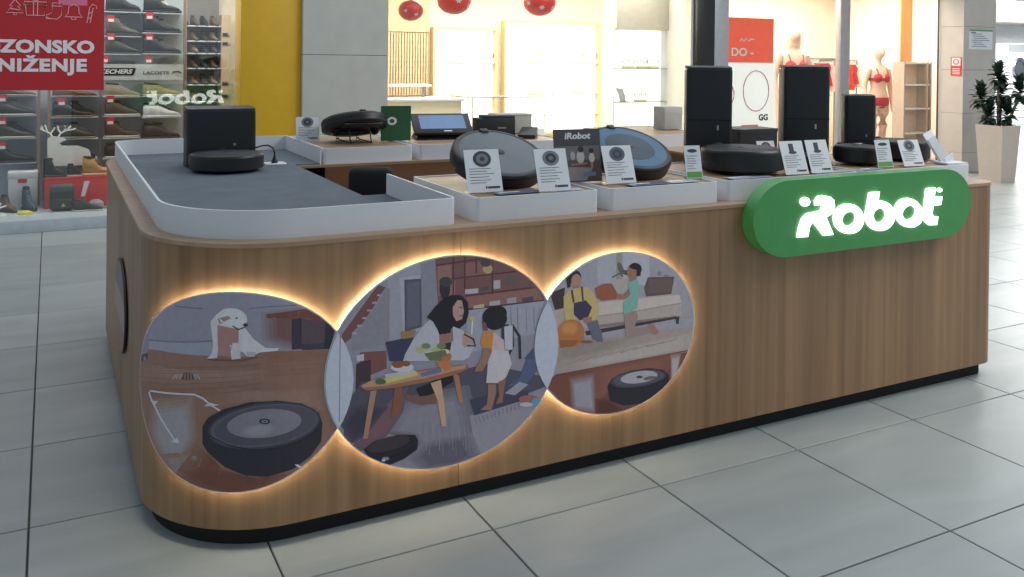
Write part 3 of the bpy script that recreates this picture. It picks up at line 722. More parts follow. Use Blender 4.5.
LETTERS = [[[(0.763,0.851),(0.762,0.846),(0.758,0.841),(0.753,0.838),(0.747,0.836),(0.74,0.835),(0.733,0.836),(0.726,0.839),(0.721,0.843),(0.717,0.848),(0.716,0.854),(0.717,0.859),(0.72,0.864),(0.725,0.867),(0.732,0.869),(0.739,0.869),(0.746,0.868),(0.753,0.865),(0.758,0.861),(0.761,0.856)]],[[(0.701,0.723),(0.755,0.721),(0.761,0.754),(0.778,0.778),(0.836,0.718),(0.887,0.718),(0.847,0.786),(0.878,0.8),(0.891,0.825),(0.887,0.849),(0.867,0.863),(0.834,0.87),(0.805,0.87),(0.788,0.854),(0.791,0.835),(0.817,0.837),(0.827,0.828),(0.818,0.814),(0.785,0.811),(0.75,0.808),(0.724,0.792),(0.71,0.762)]],[[(1.034,0.801),(1.046,0.783),(1.05,0.764),(1.046,0.746),(1.035,0.731),(1.017,0.72),(0.994,0.714),(0.969,0.714),(0.943,0.719),(0.921,0.73),(0.903,0.744),(0.891,0.762),(0.887,0.78),(0.891,0.798),(0.902,0.813),(0.919,0.824),(0.942,0.83),(0.967,0.831),(0.992,0.826),(1.015,0.815)],[(0.996,0.754),(0.986,0.749),(0.975,0.745),(0.963,0.745),(0.952,0.747),(0.942,0.751),(0.935,0.758),(0.932,0.766),(0.932,0.774),(0.935,0.783),(0.942,0.79),(0.952,0.796),(0.963,0.799),(0.975,0.8),(0.986,0.798),(0.996,0.793),(1.003,0.787),(1.006,0.779),(1.007,0.77),(1.003,0.762)]],[[(1.079,0.866),(1.135,0.867),(1.128,0.831),(1.131,0.831),(1.15,0.83),(1.169,0.825),(1.186,0.818),(1.201,0.808),(1.212,0.796),(1.22,0.783),(1.224,0.769),(1.223,0.755),(1.218,0.742),(1.209,0.731),(1.196,0.722),(1.18,0.716),(1.162,0.712),(1.144,0.712),(1.125,0.714),(1.107,0.72),(1.091,0.728),(1.077,0.738),(1.067,0.751),(1.06,0.764),(1.058,0.777)],[(1.171,0.763),(1.165,0.755),(1.156,0.749),(1.146,0.746),(1.135,0.745),(1.124,0.747),(1.114,0.752),(1.107,0.759),(1.103,0.767),(1.102,0.775),(1.104,0.784),(1.11,0.792),(1.119,0.797),(1.129,0.801),(1.14,0.802),(1.151,0.8),(1.161,0.795),(1.168,0.788),(1.172,0.78),(1.173,0.771)]],[[(1.372,0.798),(1.386,0.78),(1.392,0.761),(1.389,0.743),(1.378,0.727),(1.36,0.717),(1.338,0.711),(1.312,0.712),(1.286,0.718),(1.262,0.729),(1.243,0.745),(1.23,0.763),(1.224,0.782),(1.227,0.799),(1.237,0.814),(1.254,0.825),(1.276,0.831),(1.302,0.831),(1.328,0.825),(1.352,0.814)],[(1.337,0.754),(1.326,0.748),(1.314,0.745),(1.301,0.744),(1.289,0.746),(1.279,0.75),(1.272,0.757),(1.268,0.765),(1.268,0.774),(1.272,0.782),(1.28,0.79),(1.29,0.796),(1.302,0.8),(1.315,0.801),(1.327,0.799),(1.337,0.794),(1.345,0.788),(1.349,0.779),(1.349,0.771),(1.344,0.762)]],[[(1.41,0.863),(1.464,0.864),(1.458,0.825),(1.507,0.824),(1.499,0.791),(1.453,0.791),(1.446,0.76),(1.457,0.744),(1.483,0.744),(1.476,0.71),(1.428,0.713),(1.4,0.733),(1.395,0.761),(1.402,0.811)]],[[(1.505,0.851),(1.505,0.849),(1.503,0.846),(1.5,0.845),(1.496,0.844),(1.492,0.843),(1.489,0.844),(1.485,0.845),(1.482,0.847),(1.48,0.85),(1.479,0.853),(1.48,0.855),(1.482,0.857),(1.485,0.859),(1.488,0.86),(1.492,0.86),(1.496,0.86),(1.5,0.858),(1.503,0.856),(1.504,0.854)]]]
# ------------------------------------------------------------------ floor: one object per tile
TS = .6
def build_floor():
    bm = join(box(-7.2, 26.4, -3.6, 14.4, -.06, -.006))
    fl = struct('floor', bm, mat('grout', (74, 74, 74), .8), smooth=False)
    tb = bmesh.new(); g = .0028
    add(tb, box(g, TS - g, g, TS - g, -.008, 0)); 
    top = [e for e in tb.edges if e.verts[0].co.z > -.001 and e.verts[1].co.z > -.001]
    bmesh.ops.bevel(tb, geom=top, offset=.0015, segments=1, affect='EDGES')
    me = bpy.data.meshes.new('floor_tile'); tb.to_mesh(me); tb.free(); me.materials.append(TILE)
    cam = scene.camera; mw = cam.matrix_world.inverted()
    cells = []
    for i in range(-11, 44):
        for j in range(-6, 24):
            c = mw @ Vector(((i + .5) * TS, (j + .5) * TS, 0))
            if c.z > -.3: rank = 1e9
            else:
                u, v = c.x / -c.z, c.y / -c.z
                inside = abs(u) < .64 and -.65 < v
                hidden = (-1.2 < (i + .5) * TS < 1.7 and .5 < (j + .5) * TS < 2.4) or (j + .5) * TS > 5.5 or (-.6 < (i + .5) * TS < 4.2 and (j + .5) * TS > 1.5)
                rank = (-c.z) + (0 if inside else 40) + (20 if hidden else 0)
            cells.append((rank, i, j))
    cells.sort()
    for rank, i, j in cells[:280]:
        o = bpy.data.objects.new('floor_tile', me); o.location = (i * TS, j * TS, 0); o.parent = fl; COL.objects.link(o)
    rest = bmesh.new()
    V = [v.co.copy() for v in me.vertices]; F = [tuple(p.vertices) for p in me.polygons]
    verts, faces = [], []
    for rank, i, j in cells[280:]:
        k = len(verts)
        verts += [(v.x + i * TS, v.y + j * TS, v.z) for v in V]; faces += [tuple(a + k for a in f) for f in F]
    rm = bpy.data.meshes.new('floor_tile_field'); rm.from_pydata(verts, [], faces); rm.materials.append(TILE)
    o = bpy.data.objects.new('floor_tile_field', rm); o.parent = fl; o['kind'] = 'stuff'; COL.objects.link(o)
build_floor()

# ------------------------------------------------------------------ kiosk
KX0, KX1, KY0, KY1 = -1.51, 1.975, .18, 2.72
KT = .852
def outline(off=0.0, n=14):
    """kiosk footprint, anticlockwise from the front-left corner's end, grown by off"""
    P = []
    rad = [(KX0, KY0, .38, 180), (KX1, KY0, .085, 270), (KX1, KY1, .085, 0), (KX0, KY1, .38, 90)]
    for x, y, r, a in rad:
        cx = x + r if x == KX0 else x - r; cy = y + r if y == KY0 else y - r
        for i in range(n + 1):
            t = R(a + 90 * i / n); P.append((cx + (r + off) * math.cos(t), cy + (r + off) * math.sin(t)))
    return P

kiosk = thing('display_kiosk', 'oak laminate sales island with rounded corners, three backlit picture discs and green sign', 'kiosk')
def wall_strip(pts, t, z0, z1, closed=False):
    """upright wall of thickness t following a plan polyline (t to the left of travel)"""
    m = len(pts); inner = []
    for i, p in enumerate(pts):
        a = pts[(i - 1) % m] if (closed or i) else p; c = pts[(i + 1) % m] if (closed or i < m - 1) else p
        dx, dy = c[0] - a[0], c[1] - a[1]; n = math.hypot(dx, dy) or 1
        inner.append((p[0] - dy / n * t, p[1] + dx / n * t))
    b = bmesh.new(); rings = []
    for p, q in zip(pts, inner):
        rings.append([b.verts.new((p[0], p[1], z0)), b.verts.new((p[0], p[1], z1)), b.verts.new((q[0], q[1], z1)), b.verts.new((q[0], q[1], z0))])
    for i in range(m if closed else m - 1):
        a, c = rings[i], rings[(i + 1) % m]
        for k in range(4): b.faces.new((a[k], a[(k + 1) % 4], c[(k + 1) % 4], c[k]))
    if not closed: b.faces.new(rings[0]); b.faces.new(rings[-1])
    bmesh.ops.recalc_face_normals(b, faces=b.faces)
    return b

SEAM = -.632
def split_outline(off, gap):
    P = outline(off); n = 15
    c0, c1, c2, c3 = P[:n], P[n:2 * n], P[2 * n:3 * n], P[3 * n:]
    left = [(SEAM - gap, KY1 + off)] + c3 + c0 + [(SEAM - gap, KY0 - off)]
    right = [(SEAM + gap, KY0 - off)] + c1 + c2 + [(SEAM + gap, KY1 + off)]
    return left, right
for run in split_outline(0, .0008):
    obj('wood_panel', wall_strip(run, .02, .058, KT - .012), WOOD, kiosk)
for run in split_outline(-.035, .0):
    obj('plinth', wall_strip(run, .02, 0, .058), RUBBER, kiosk)
# counter top with the staff well cut out
obj('inner_fascia', join(box(-.58, 1.42, 1.88, 1.90, .735, KT - .012), box(1.42, 1.44, .9, 1.9, .735, KT - .012), box(-.72, 1.42, .88, .90, .735, KT - .012), box(-.74, -.72, .9, 1.9, .735, KT - .012)), wood('oak_inner', (112, 78, 52), (138, 100, 70), 'x'), kiosk, False)
obj('inner_wall', join(box(-.76, 1.46, 1.93, 1.95, 0, .735), box(1.44, 1.46, .86, 1.95, 0, .735), box(-.76, 1.46, .84, .86, 0, .735), box(-.78, -.76, .84, 1.95, 0, .735)), RUBBER, kiosk, False)

# tray on the left wing: white upstand + blue-grey mat
def tray_path():
    P = [(-.622, .87), (-.622, .26), (-.628, .243), (-.645, .235)]
    cx, cy, r = -1.127, .573, .338
    P += [(cx + r * math.cos(R(a)), cy + r * math.sin(R(a))) for a in range(270, 179, -6)]
    cy = 2.62 - .10
    P += [(cx - r + .10 + .10 * math.cos(R(a)), cy + .10 * math.sin(R(a))) for a in range(180, 89, -15)]
    P += [(-.60, 2.62), (-.592, 2.612), (-.592, 1.905)]
    return P
tp = tray_path()
obj('tray_wall', wall_strip(tp, -.008, KT, .934), WHITE, kiosk)
mat_pts = [(x + (.005 if x < -1.2 else -.005), y + (.006 if y < 1 else -.006 if y > 2 else 0)) for x, y in tp[3:]]
obj('tray_mat', slab([[(-.632, .868), (-.632, .243)] + mat_pts[:-1] + [(-.60, 1.906), (-.722, 1.906), (-.722, .868)]], KT, KT + .006), mat('blue_grey_mat', (90, 100, 110), .8, var=.12, scale=9), kiosk)

# ------------------------------------------------------------------ backlit picture discs
XC, R0 = -1.13, .38
def wrap(s, z, off):
    if s >= XC: return Vector((s, KY0 - off, z))
    th = (XC - s) / (R0 + .025)
    return Vector((XC - (R0 + off) * math.sin(th), KY0 + R0 - (R0 + off) * math.cos(th), z))
ELL = [(-1.316, .449, .338, .276), (-.680, .4566, .383, .3192), (-.0637, .460, .3226, .2692)]
def inside(e, s, z): return ((s - e[0]) / e[2]) ** 2 + ((z - e[1]) / e[3]) ** 2 < 1
def clip(poly, conv):
    out = poly
    n = len(conv)
    for i in range(n):
        a, b = conv[i], conv[(i + 1) % n]
        inp, out = out, []
        if not inp: break
        def sd(p): return (b[0] - a[0]) * (p[1] - a[1]) - (b[1] - a[1]) * (p[0] - a[0])
        for k, p in enumerate(inp):
            q = inp[k - 1]; sp_, sq_ = sd(p), sd(q)
            if sp_ >= 0:
                if sq_ < 0:
                    t = sq_ / (sq_ - sp_); out.append((q[0] + (p[0] - q[0]) * t, q[1] + (p[1] - q[1]) * t))
                out.append(p)
            elif sq_ >= 0:
                t = sq_ / (sq_ - sp_); out.append((q[0] + (p[0] - q[0]) * t, q[1] + (p[1] - q[1]) * t))
    return out
for rect in ([(-2, 0), (3, 0), (3, .90), (-2, .90)], [(-2, .90), (-.72, .90), (-.72, 1.88), (-2, 1.88)], [(1.42, .90), (3, .90), (3, 1.88), (1.42, 1.88)], [(-2, 1.88), (3, 1.88), (3, 3), (-2, 3)]):
    obj('countertop', slab([clip(outline(.004), rect)], KT - .012, KT), WOODTOP, kiosk, False)
INK_GAIN = 1.8
def print_mesh(layers, e, off0, bend, shrink=.003):
    conv = ellipse(e[0], e[1], e[2] - shrink, e[3] - shrink, 72)
    bm = bmesh.new(); lay = bm.loops.layers.float_color.new('ink')
    for k, (c, pts) in enumerate(layers):
        pl = clip(pts, conv)
        if len(pl) < 3: continue
        b = flat([pl], lambda s, z: (s, z, 0))
        if bend:
            for i in range(1, 30):
                s = XC - .02 * i
                bmesh.ops.bisect_plane(b, geom=list(b.verts) + list(b.edges) + list(b.faces), plane_co=(s, 0, 0), plane_no=(1, 0, 0))
            bmesh.ops.bisect_plane(b, geom=list(b.verts) + list(b.edges) + list(b.faces), plane_co=(XC, 0, 0), plane_no=(1, 0, 0))
        col = [min(.92, v * INK_GAIN) for v in srgb(c)] + [1]
        off = off0 + .000014 * k
        vm = {v: bm.verts.new(wrap(v.co.x, v.co.y, off)) for v in b.verts}
        for f in b.faces:
            nf = bm.faces.new([vm[v] for v in f.verts])
            nf.normal_update()
            mid = nf.calc_center_median()
            if nf.normal.dot(Vector((XC, 1.2, .45)) - mid) > 0: nf.normal_flip()
            for l in nf.loops: l[lay] = col
        b.free()
    return bm
def parse(P): 
    out = []
    for c, s in P:
        v = [int(t) / 1000 for t in s.split()]
        out.append((c, list(zip(v[::2], v[1::2]))))
    return out
LED = emit('warm_led', (255, 244, 214), 15)
FRAME = mat('panel_edge', (70, 66, 62), .5)
layers = [parse(PRINT_A), parse(PRINT_B), parse(PRINT_C)]
def lens(e1, e2):
    c1 = ellipse(*e1, n=72)
    return clip(ellipse(*e2, n=72), c1)
layers[1].append(('a9abb6', lens(ELL[0], ELL[1]))); layers[1].append(('a9abb6', lens(ELL[2], ELL[1])))
xs = ELL[0][0] + ELL[0][2] - .042
layers[1].append(('74757e', [(xs, .335), (xs + .003, .335), (xs + .003, .585), (xs, .585)]))
disc_labels = ['round print of a white puppy and a robot vacuum on a wooden floor', 'round print of a family at a coffee table with bookshelves', 'round print of two children playing by a beige sofa']
for i, e in enumerate(ELL):
    lift = .0032 if i == 1 else 0
    n = 96
    ring = ellipse(*e, n=n)
    b = bmesh.new()
    fr = [b.verts.new(wrap(s, z, .025 + lift)) for s, z in ring]; bk = [b.verts.new(wrap(s, z, .019 + lift)) for s, z in ring]
    for k in range(n): b.faces.new((fr[k], fr[(k + 1) % n], bk[(k + 1) % n], bk[k]))
    # front and back faces as strips so that the disc can follow the curved corner
    half = n // 2
    for vs in (fr, bk):
        for k in range(half):
            q = [vs[k], vs[k + 1], vs[(n - k - 1) % n], vs[(n - k) % n]]
            u = []
            for v in q:
                if v not in u: u.append(v)
            if len(u) > 2: b.faces.new(u)
    bmesh.ops.recalc_face_normals(b, faces=b.faces)
    pn = obj('picture_disc', b, WHITE, kiosk); pn['label'] = disc_labels[i]
    pr = obj('print', print_mesh(layers[i], e, .0254 + lift, i == 0), PRINT, pn, False)
    # led strip around the free part of the rim
    k = 0; run = []; runs = []
    ring = ellipse(e[0], e[1], e[2] - .010, e[3] - .010, 144)
    free = [not any(inside(o, *p) for q, o in enumerate(ELL) if q != i) for p in ring]
    st = free.index(False) if False in free else 0
    for k in range(145):
        p = ring[(st + k) % 144]
        if free[(st + k) % 144] and k < 144: run.append(wrap(p[0], p[1], .010))
        elif run: runs.append(run); run = []
    if run: runs.append(run)
    ob = join(*[tube(r_, .005, 6) for r_ in runs if len(r_) > 1])
    obj('light_strip', ob, LED, pn)
# the disc on the kiosk's left end
b = bmesh.new()
def side(y, z, off): return (KX0 - off, y, z)
ringd = ellipse(1.25, .45, .25, .165, 64)
fr = [b.verts.new(side(y, z, .012)) for y, z in ringd]; bk = [b.verts.new(side(y, z, .006)) for y, z in ringd]
for k in range(64): b.faces.new((fr[k], fr[(k + 1) % 64], bk[(k + 1) % 64], bk[k]))
b.faces.new(fr); b.faces.new(bk); bmesh.ops.recalc_face_normals(b, faces=b.faces)
sd_ = obj('picture_disc', b, FRAME, kiosk); sd_['label'] = 'round brown print on the left end, seen nearly edge-on'
bm = bmesh.new(); lay = bm.loops.layers.float_color.new('ink')
for k, (c, z0, z1) in enumerate([('6e4a40', .25, .40), ('7a6a62', .40, .50), ('5a4440', .50, .66)]):
    pl = clip([(1.0, z0), (1.75, z0), (1.75, z1), (1.0, z1)], ellipse(1.25, .45, .247, .162, 64))
    f = bm.faces.new([bm.verts.new(side(y, z, .0126)) for y, z in pl[::-1]])
    for l in f.loops: l[lay] = [v * INK_GAIN for v in srgb(c)] + [1]
obj('print', bm, PRINT, sd_, False)
obj('spacer_ring', tube([side(y, z, .003) for y, z in ellipse(1.25, .45, .22, .14, 64)], .0035, 6, True), DARK, sd_)

# ------------------------------------------------------------------ green lit sign
GREEN = mat('green_acrylic', (74, 154, 82), .4, var=.03)
LIT = emit('lit_white', (250, 255, 246), 2.6)
def stadium(x0, x1, z0, z1, n=20):
    rz = (z1 - z0) / 2; rx = rz / KZ; zc = (z0 + z1) / 2
    return [(x1 - rx + rx * math.cos(R(a)), zc + rz * math.sin(R(a))) for a in [-90 + 180 * i / n for i in range(n + 1)]] + \
           [(x0 + rx + rx * math.cos(R(a)), zc + rz * math.sin(R(a))) for a in [90 + 180 * i / n for i in range(n + 1)]]
sx0, sx1, sz0, sz1 = .492, 1.70, .652, .935
sign = obj('lit_sign', prism([stadium(sx0, sx1, sz0, sz1)], .120, KY0 - .001), GREEN, kiosk)
sign['label'] = 'green pill-shaped sign with glowing white lettering'
for loops in LETTERS:
    obj('letter', prism(loops, .112, .1195), LIT, sign)
# the same sign on the back of the island (seen mirrored in the shoe shop's window)
cx = (sx0 + sx1) / 2
def back(x): return -.42 - (x - cx)
bs = obj('lit_sign', prism([[(back(x), z - .016) for x, z in stadium(sx0, sx1, sz0, sz1)]], KY1 + .001, KY1 + .06), GREEN, kiosk)
bs['label'] = 'green sign with glowing lettering on the far side'
for loops in LETTERS:
    obj('letter', prism([[(back(x), z - .016) for x, z in l] for l in loops], KY1 + .0605, KY1 + .068), LIT, bs)
# ------------------------------------------------------------------ risers on the counter
RT = .928
def riser(x0, x1, y0, y1, label):
    t = thing('display_riser', label, 'riser', ((x0 + x1) / 2, (y0 + y1) / 2, KT), 0, 'white display risers on the counter')
    w, d = (x1 - x0) / 2, (y1 - y0) / 2
    obj('tray_rim', wall_strip(rr(w, d, .014), -.008, 0, RT - KT, True), WHITE, t)
    obj('wood_top', slab([rr(w - .0085, d - .0085, .008)], .03, RT - KT - .004), WOODTOP, t)
    return t
def rr(w, d, r, n=4):
    P = []
    for sx, sy, a in ((1, 1, 0), (-1, 1, 90), (-1, -1, 180), (1, -1, 270)):
        for i in range(n + 1):
            q = R(a + 90 * i / n); P.append((sx * (w - r) + r * math.cos(q), sy * (d - r) + r * math.sin(q)))
    return P[::-1]
riser(-.552, -.092, .240, .800, 'white riser under the tilted grey robot vacuum at the front')
riser(-.042, .432, .240, .800, 'white riser under the tilted blue robot vacuum at the front')
riser(.478, 1.160, .240, .800, 'white riser under the tall black docking towers, partly behind the green sign')
riser(1.205, 1.86, .240, .800, 'white riser at the right end of the counter behind the green sign')
riser(-.582, -.125, 1.905, 2.62, 'white riser under the black tilted robot and green card at the back')
riser(-.085, .80, 1.905, 2.62, 'white riser under the tablet terminal and the black card box at the back')
riser(1.33, 1.85, 1.98, 2.62, 'white riser on the back counter behind the front docking tower')

# ------------------------------------------------------------------ robot vacuums
def robot_parts(t, M, r=.172, h=.088, top=(120, 130, 142), inner=None, rim=(24, 25, 28), under=False, glossy=.6):
    """parts of a round robot vacuum; M maps its own upright frame into the thing's frame"""
    k = r / .172
    prof = [(0, .012), (.150, .012), (.164, .020), (.170, .030), (.172, .040), (.172, .048), (.1705, .049), (.1705, .052), (.172, .053), (.172, h - .020), (.170, h - .008), (.164, h - .001), (.156, h + .001), (.150, h - .001), (0, h - .001)]
    obj('body', tf(lathe([(a * k, z) for a, z in prof], 40), M), mat('robot_rim_%d_%d_%d' % rim, rim, .4, var=.04), t)
    tp_ = obj('top_plate', tf(lathe([(0, h + .0018), (.146 * k, h + .0012), (.149 * k, h - .001)], 40), M), mat('robot_top_%d_%d_%d' % top, top, glossy, var=.03), t)
    if inner:
        obj('inner_plate', tf(lathe([(0, h + .0032), (.098 * k, h + .0028), (.100 * k, h + .0012)], 36), M), mat('robot_in_%d_%d_%d' % inner, inner, glossy, var=.03), t)
    obj('button', tf(lathe([(0, h + .006), (.013, h + .005), (.015, h + .003), (.018, h + .003), (.019, h + .001)], 20), M), BLACK, t)
    obj('sensor', tf(box(-.016, .016, .140 * k, .166 * k, h - .004, h + .008, .004), M), BLACK, t)
    obj('bumper', tf(wall_strip([(.1735 * k * math.cos(R(a)), .1735 * k * math.sin(R(a))) for a in range(190, 351, 8)], .004, .022, h - .014), M), BLACK, t)
    if under:
        for s in (-1, 1): obj('wheel', tf(tf(lathe([(0, -.012), (.03, -.012), (.034, -.006), (.034, .006), (.03, .012), (0, .012)], 18), T(s * .105, 0, .014) @ RY(90)), M), RUBBER, t)
        obj('roller_brush', tf(tf(lathe([(0, -.085), (.016, -.085), (.018, 0), (.016, .085), (0, .085)], 14), T(0, -.045, .012) @ RY(90)), M), mat('brush_grey', (40, 44, 46), .6), t)
        obj('caster', tf(lathe([(0, -.004), (.014, .0), (.017, .012)], 14), M @ T(0, .11, 0)), DARK, t)
        obj('dust_bin', tf(box(-.10, .10, .07, .15, .004, .014, .004), M), DARK, t)
def flat_robot(loc, label, r=.172, top=(44, 47, 53), inner=None, rz=0, tilt=0, group='robot vacuums on the island', h=.088):
    t = thing('robot_vacuum', label, 'robot vacuum', loc, rz, group)
    robot_parts(t, SQ @ T(0, 0, -.008) @ RX(tilt), r, h, top, inner)
    return t
def wire_stand(loc, label, cz, tilt, rz=0, ff=-1):
    s = thing('robot_stand', label, 'display stand', loc, rz, 'wire stands under the tilted robots')
    # two bent wires that carry the robot's lower rim and back
    low = SQ @ T(0, 0, cz) @ RX(tilt) @ Vector((0, -.150, -.046)); high = SQ @ T(0, 0, cz) @ RX(tilt) @ Vector((0, .07, -.048))
    for x in (-.055, .055):
        obj('wire', tube([(x, low.y - .018, low.z + .022), (x, low.y - .022, low.z - .006), (x, low.y + .012, .012), (x, low.y + .02, .003), (x, high.y + .03, .003), (x, high.y + .015, .02), (x, high.y, high.z)], .0035, 6), DARK, s)
    obj('cross_bar', tube([(-.06, high.y + .02, .004), (.06, high.y + .02, .004)], .0035, 6), DARK, s)

def tilted(x, y, cz, tilt, rz, rlabel, slabel, **kw):
    t = thing('robot_vacuum', rlabel, 'robot vacuum', (x, y, RT), rz, 'robot vacuums on the island')
    robot_parts(t, SQ @ T(0, 0, cz) @ RX(tilt) @ T(0, 0, -.05), **kw)
    wire_stand((x, y, RT), slabel, cz, tilt, rz)
tilted(-.335, .53, .100, 30, 0, 'grey-faced robot vacuum tilted on a stand, left of the iRobot poster', 'wire stand carrying the tilted grey robot vacuum', top=(108, 116, 124))
tilted(.225, .53, .100, 30, 0, 'blue-ringed robot vacuum tilted on a stand, right of the iRobot poster', 'wire stand carrying the tilted blue robot vacuum', top=(70, 108, 138), inner=(58, 74, 88))
tilted(-.335, 2.20, .108, 22, 180, 'black robot vacuum tilted away so that its underside shows, on the back riser', 'wire stand carrying the black robot on the back riser', top=(40, 42, 46), under=True, rim=(20, 20, 22))

# ------------------------------------------------------------------ docking towers
TOWER = mat('dock_black', (28, 29, 33), .45, var=.05)
def dock(loc, rz, w, d, h, label, seam=.4, base=.30, gap=False):
    t = thing('docking_tower', label, 'docking station', loc, rz, 'black docking towers')
    z0 = .075 if gap else .0
    obj('tower', vbox(-w / 2, w / 2, 0, d, z0, h - .006, .018), TOWER, t)
    obj('lid', join(tf(vbox(-w / 2 + .002, w / 2 - .002, .001, d - .001, 0, .012, .017), T(0, 0, h - .006) @ Matrix(((1, 0, 0, 0), (0, 1, 0, 0), (0, .06, 1, 0), (0, 0, 0, 1))))), mat('dock_lid', (44, 46, 50), .5), t)
    obj('seam', join(box(-w / 2 + .004, w / 2 - .004, -.0012, .002, h * seam, h * seam + .004)), RUBBER, t, False)
    obj('badge', join(box(w * .16, w * .20, -.0015, .001, h * .36, h * .41)), STEEL, t, False)
    obj('dock_base', join(slab([[(-w / 2, d)] + [(-w * .5, -.02)] + [(w * .5 * math.cos(R(a)), -.02 - base * math.sin(R(a)) * .5) for a in range(165, 14, -15)] + [(w / 2, -.02), (w / 2, d)]], 0, .004)), TOWER, t)
    if gap:
        for s in (-1, 1): obj('leg', vbox(s * w * .33 - w * .15, s * w * .33 + w * .15, .01, d - .01, .004, z0, .008), TOWER, t)
    return t
MT = KT + .006
dock((-1.045, 1.955, MT), 0, .310, .135, 1.118 - MT, 'black docking tower with a robot in the grey tray on the left wing', .30)
flat_robot((-1.052, 1.80, MT + .004), 'black robot vacuum parked on the dock in the grey tray', .160, (34, 37, 42), (46, 52, 60), h=.098)
dock((.754, .677, RT), -32, .195, .115, 1.338 - RT, 'tallest black docking tower left of the other two on the front counter', .46)
flat_robot((.725, .445, RT + .004), 'dark robot vacuum parked in front of the leftmost front docking tower', .162, (38, 41, 48), h=.118)
dock((1.205, .56, RT), -30, .20, .12, 1.345 - RT, 'tall black docking tower in the middle of the three front ones', .46)
flat_robot((1.07, .44, RT + .004), 'black robot vacuum behind the two price cards by the middle docking tower', .10, (30, 32, 36), h=.07)
dock((1.54, .56, RT), -32, .14, .08, 1.215 - RT, 'short black docking tower on legs, rightmost of the front ones', .30, gap=True)
flat_robot((1.40, .46, RT + .004), 'dark grey robot vacuum below the short docking tower', .10, (54, 57, 60), h=.098)
flat_robot((1.755, .53, RT), 'black robot vacuum at the right end, behind the last two price cards', .135, (34, 34, 36), h=.11)

# power lead from the left dock to its socket
t = thing('power_cord', 'black power cord with plug from the left docking tower to a socket', 'cord', (-.80, 1.975, MT))
obj('cable', tube([(-.115, .02, .055), (-.09, .02, .075), (-.06, .015, .085), (-.03, .01, .088), (-.008, 0, .075), (0, 0, .05), (0, 0, .032)], .004, 6), BLACK, t)
obj('plug', lathe([(0, .002), (.014, .002), (.016, .012), (.010, .02), (.006, .036), (0, .036)], 14), BLACK, t)
t = thing('floor_socket', 'white flush power socket in the grey tray under the plug', 'socket', (-.80, 1.975, MT - .0015))
obj('socket_plate', vbox(-.05, .05, -.05, .05, 0, .0045, .015), WHITE, t); obj('socket_insert', lathe([(0, .0046), (.022, .0046), (.022, .0055), (.019, .0055), (.019, .0048), (0, .0048)], 20), PAPER, t)

# ------------------------------------------------------------------ price cards
INKG = mat('grey_ink', (120, 124, 132), .6); INKD = mat('dark_ink', (60, 62, 70), .6); GREENINK = mat('green_ink', (96, 170, 80), .6)
def card(x, y, w, h, lean, rz, label, style='robot', z=RT):
    t = thing('price_card', label, 'price card', (x, y, z), rz, 'price cards on the counter')
    M = RX(-lean)
    holder = join(tf(vbox(-w / 2 - .002, w / 2 + .002, .0008, .0035, 0, h + .002, .0008, 1), M), box(-w / 2, w / 2, 0, .045, 0, .0025))
    obj('holder', holder, ACRYL, t, False)
    obj('paper', tf(box(-w / 2, w / 2, 0, .0008, .003, h), M), PAPER, t, False)
    f = lambda b: tf(b, M)
    def disc(cx, cz, r, y0, m, nm): obj(nm, f(prism([ellipse(cx, cz, r, r * KZ, 20)], y0, y0 + .0003)), m, t, False)
    if style == 'phone':
        obj('picture', f(prism([ellipse(0, h * .84, w * .3, h * .055, 18)], -.0006, -.0002)), INKD, t, False)
        obj('green_bar', f(box(-w / 2 + .003, w / 2 - .003, -.0006, -.0002, h * .05, h * .22)), GREENINK, t, False)
        rows = [(.68, .7), (.6, .5), (.53, .6), (.46, .6), (.38, .4), (.3, .5)]
    else:
        if style == 'tall':
            obj('picture', f(join(prism([[(-w * .13, h * .68), (w * .07, h * .68), (w * .07, h * .92), (-w * .13, h * .92)]], -.0006, -.0002), prism([ellipse(.0, h * .66, w * .17, h * .045, 18)], -.0009, -.0004))), INKD, t, False)
        else:
            c = {'robot': INKD, 'grey': INKG, 'blue': mat('blue_ink', (86, 96, 122), .6)}[style]
            disc(0, h * .78, w * .26, -.0006, c, 'picture'); disc(0, h * .78, w * .17, -.0009, INKG if c is INKD else INKD, 'picture_ring'); disc(0, h * .78, w * .07, -.0012, c, 'picture_centre')
        rows = [(.55, .62), (.49, .5), (.43, .7), (.36, .55), (.29, .6), (.23, .45)]
    b = bmesh.new()
    for q, (zz, ww) in enumerate(rows): add(b, f(box(-w * .4, -w * .4 + w * ww, -.0006, -.0002, h * zz, h * zz + .0022)))
    obj('text_lines', b, INKG, t, False)
    if style != 'phone':
        obj('price', f(join(box(w * .08, w * .42, -.0006, -.0002, h * .10, h * .15), box(w * .02, w * .06, -.0006, -.0002, h * .10, h * .16))), INKD, t, False)
CH = .148
card(-.478, .325, .125, CH, 20, -4, 'white price card with dark robot picture before the grey robot, left side')
card(-.250, .262, .120, CH, 20, -4, 'white price card with pale robot picture left of the iRobot poster', 'grey')
card(.062, .325, .122, .142, 20, -4, 'white price card before the blue-ringed robot', 'blue')
card(.392, .325, .066, .128, 16, -14, 'narrow card with green foot strip left of the tallest tower', 'phone')
card(.962, .53, .090, .110, 20, -6, 'half-hidden price card behind the two leaning cards left of the middle tower')
card(.85, .262, .115, .138, 20, -4, 'leaning price card with vacuum picture, left of the two below the middle tower', 'tall')
card(.985, .262, .110, .138, 20, -4, 'leaning price card with vacuum picture, right of the two below the middle tower', 'tall')
card(1.385, .290, .082, .120, 14, -6, 'narrow card with green foot strip below the short tower', 'phone')
card(1.545, .275, .115, .120, 22, -6, 'price card with round robot picture at the right end', 'grey')

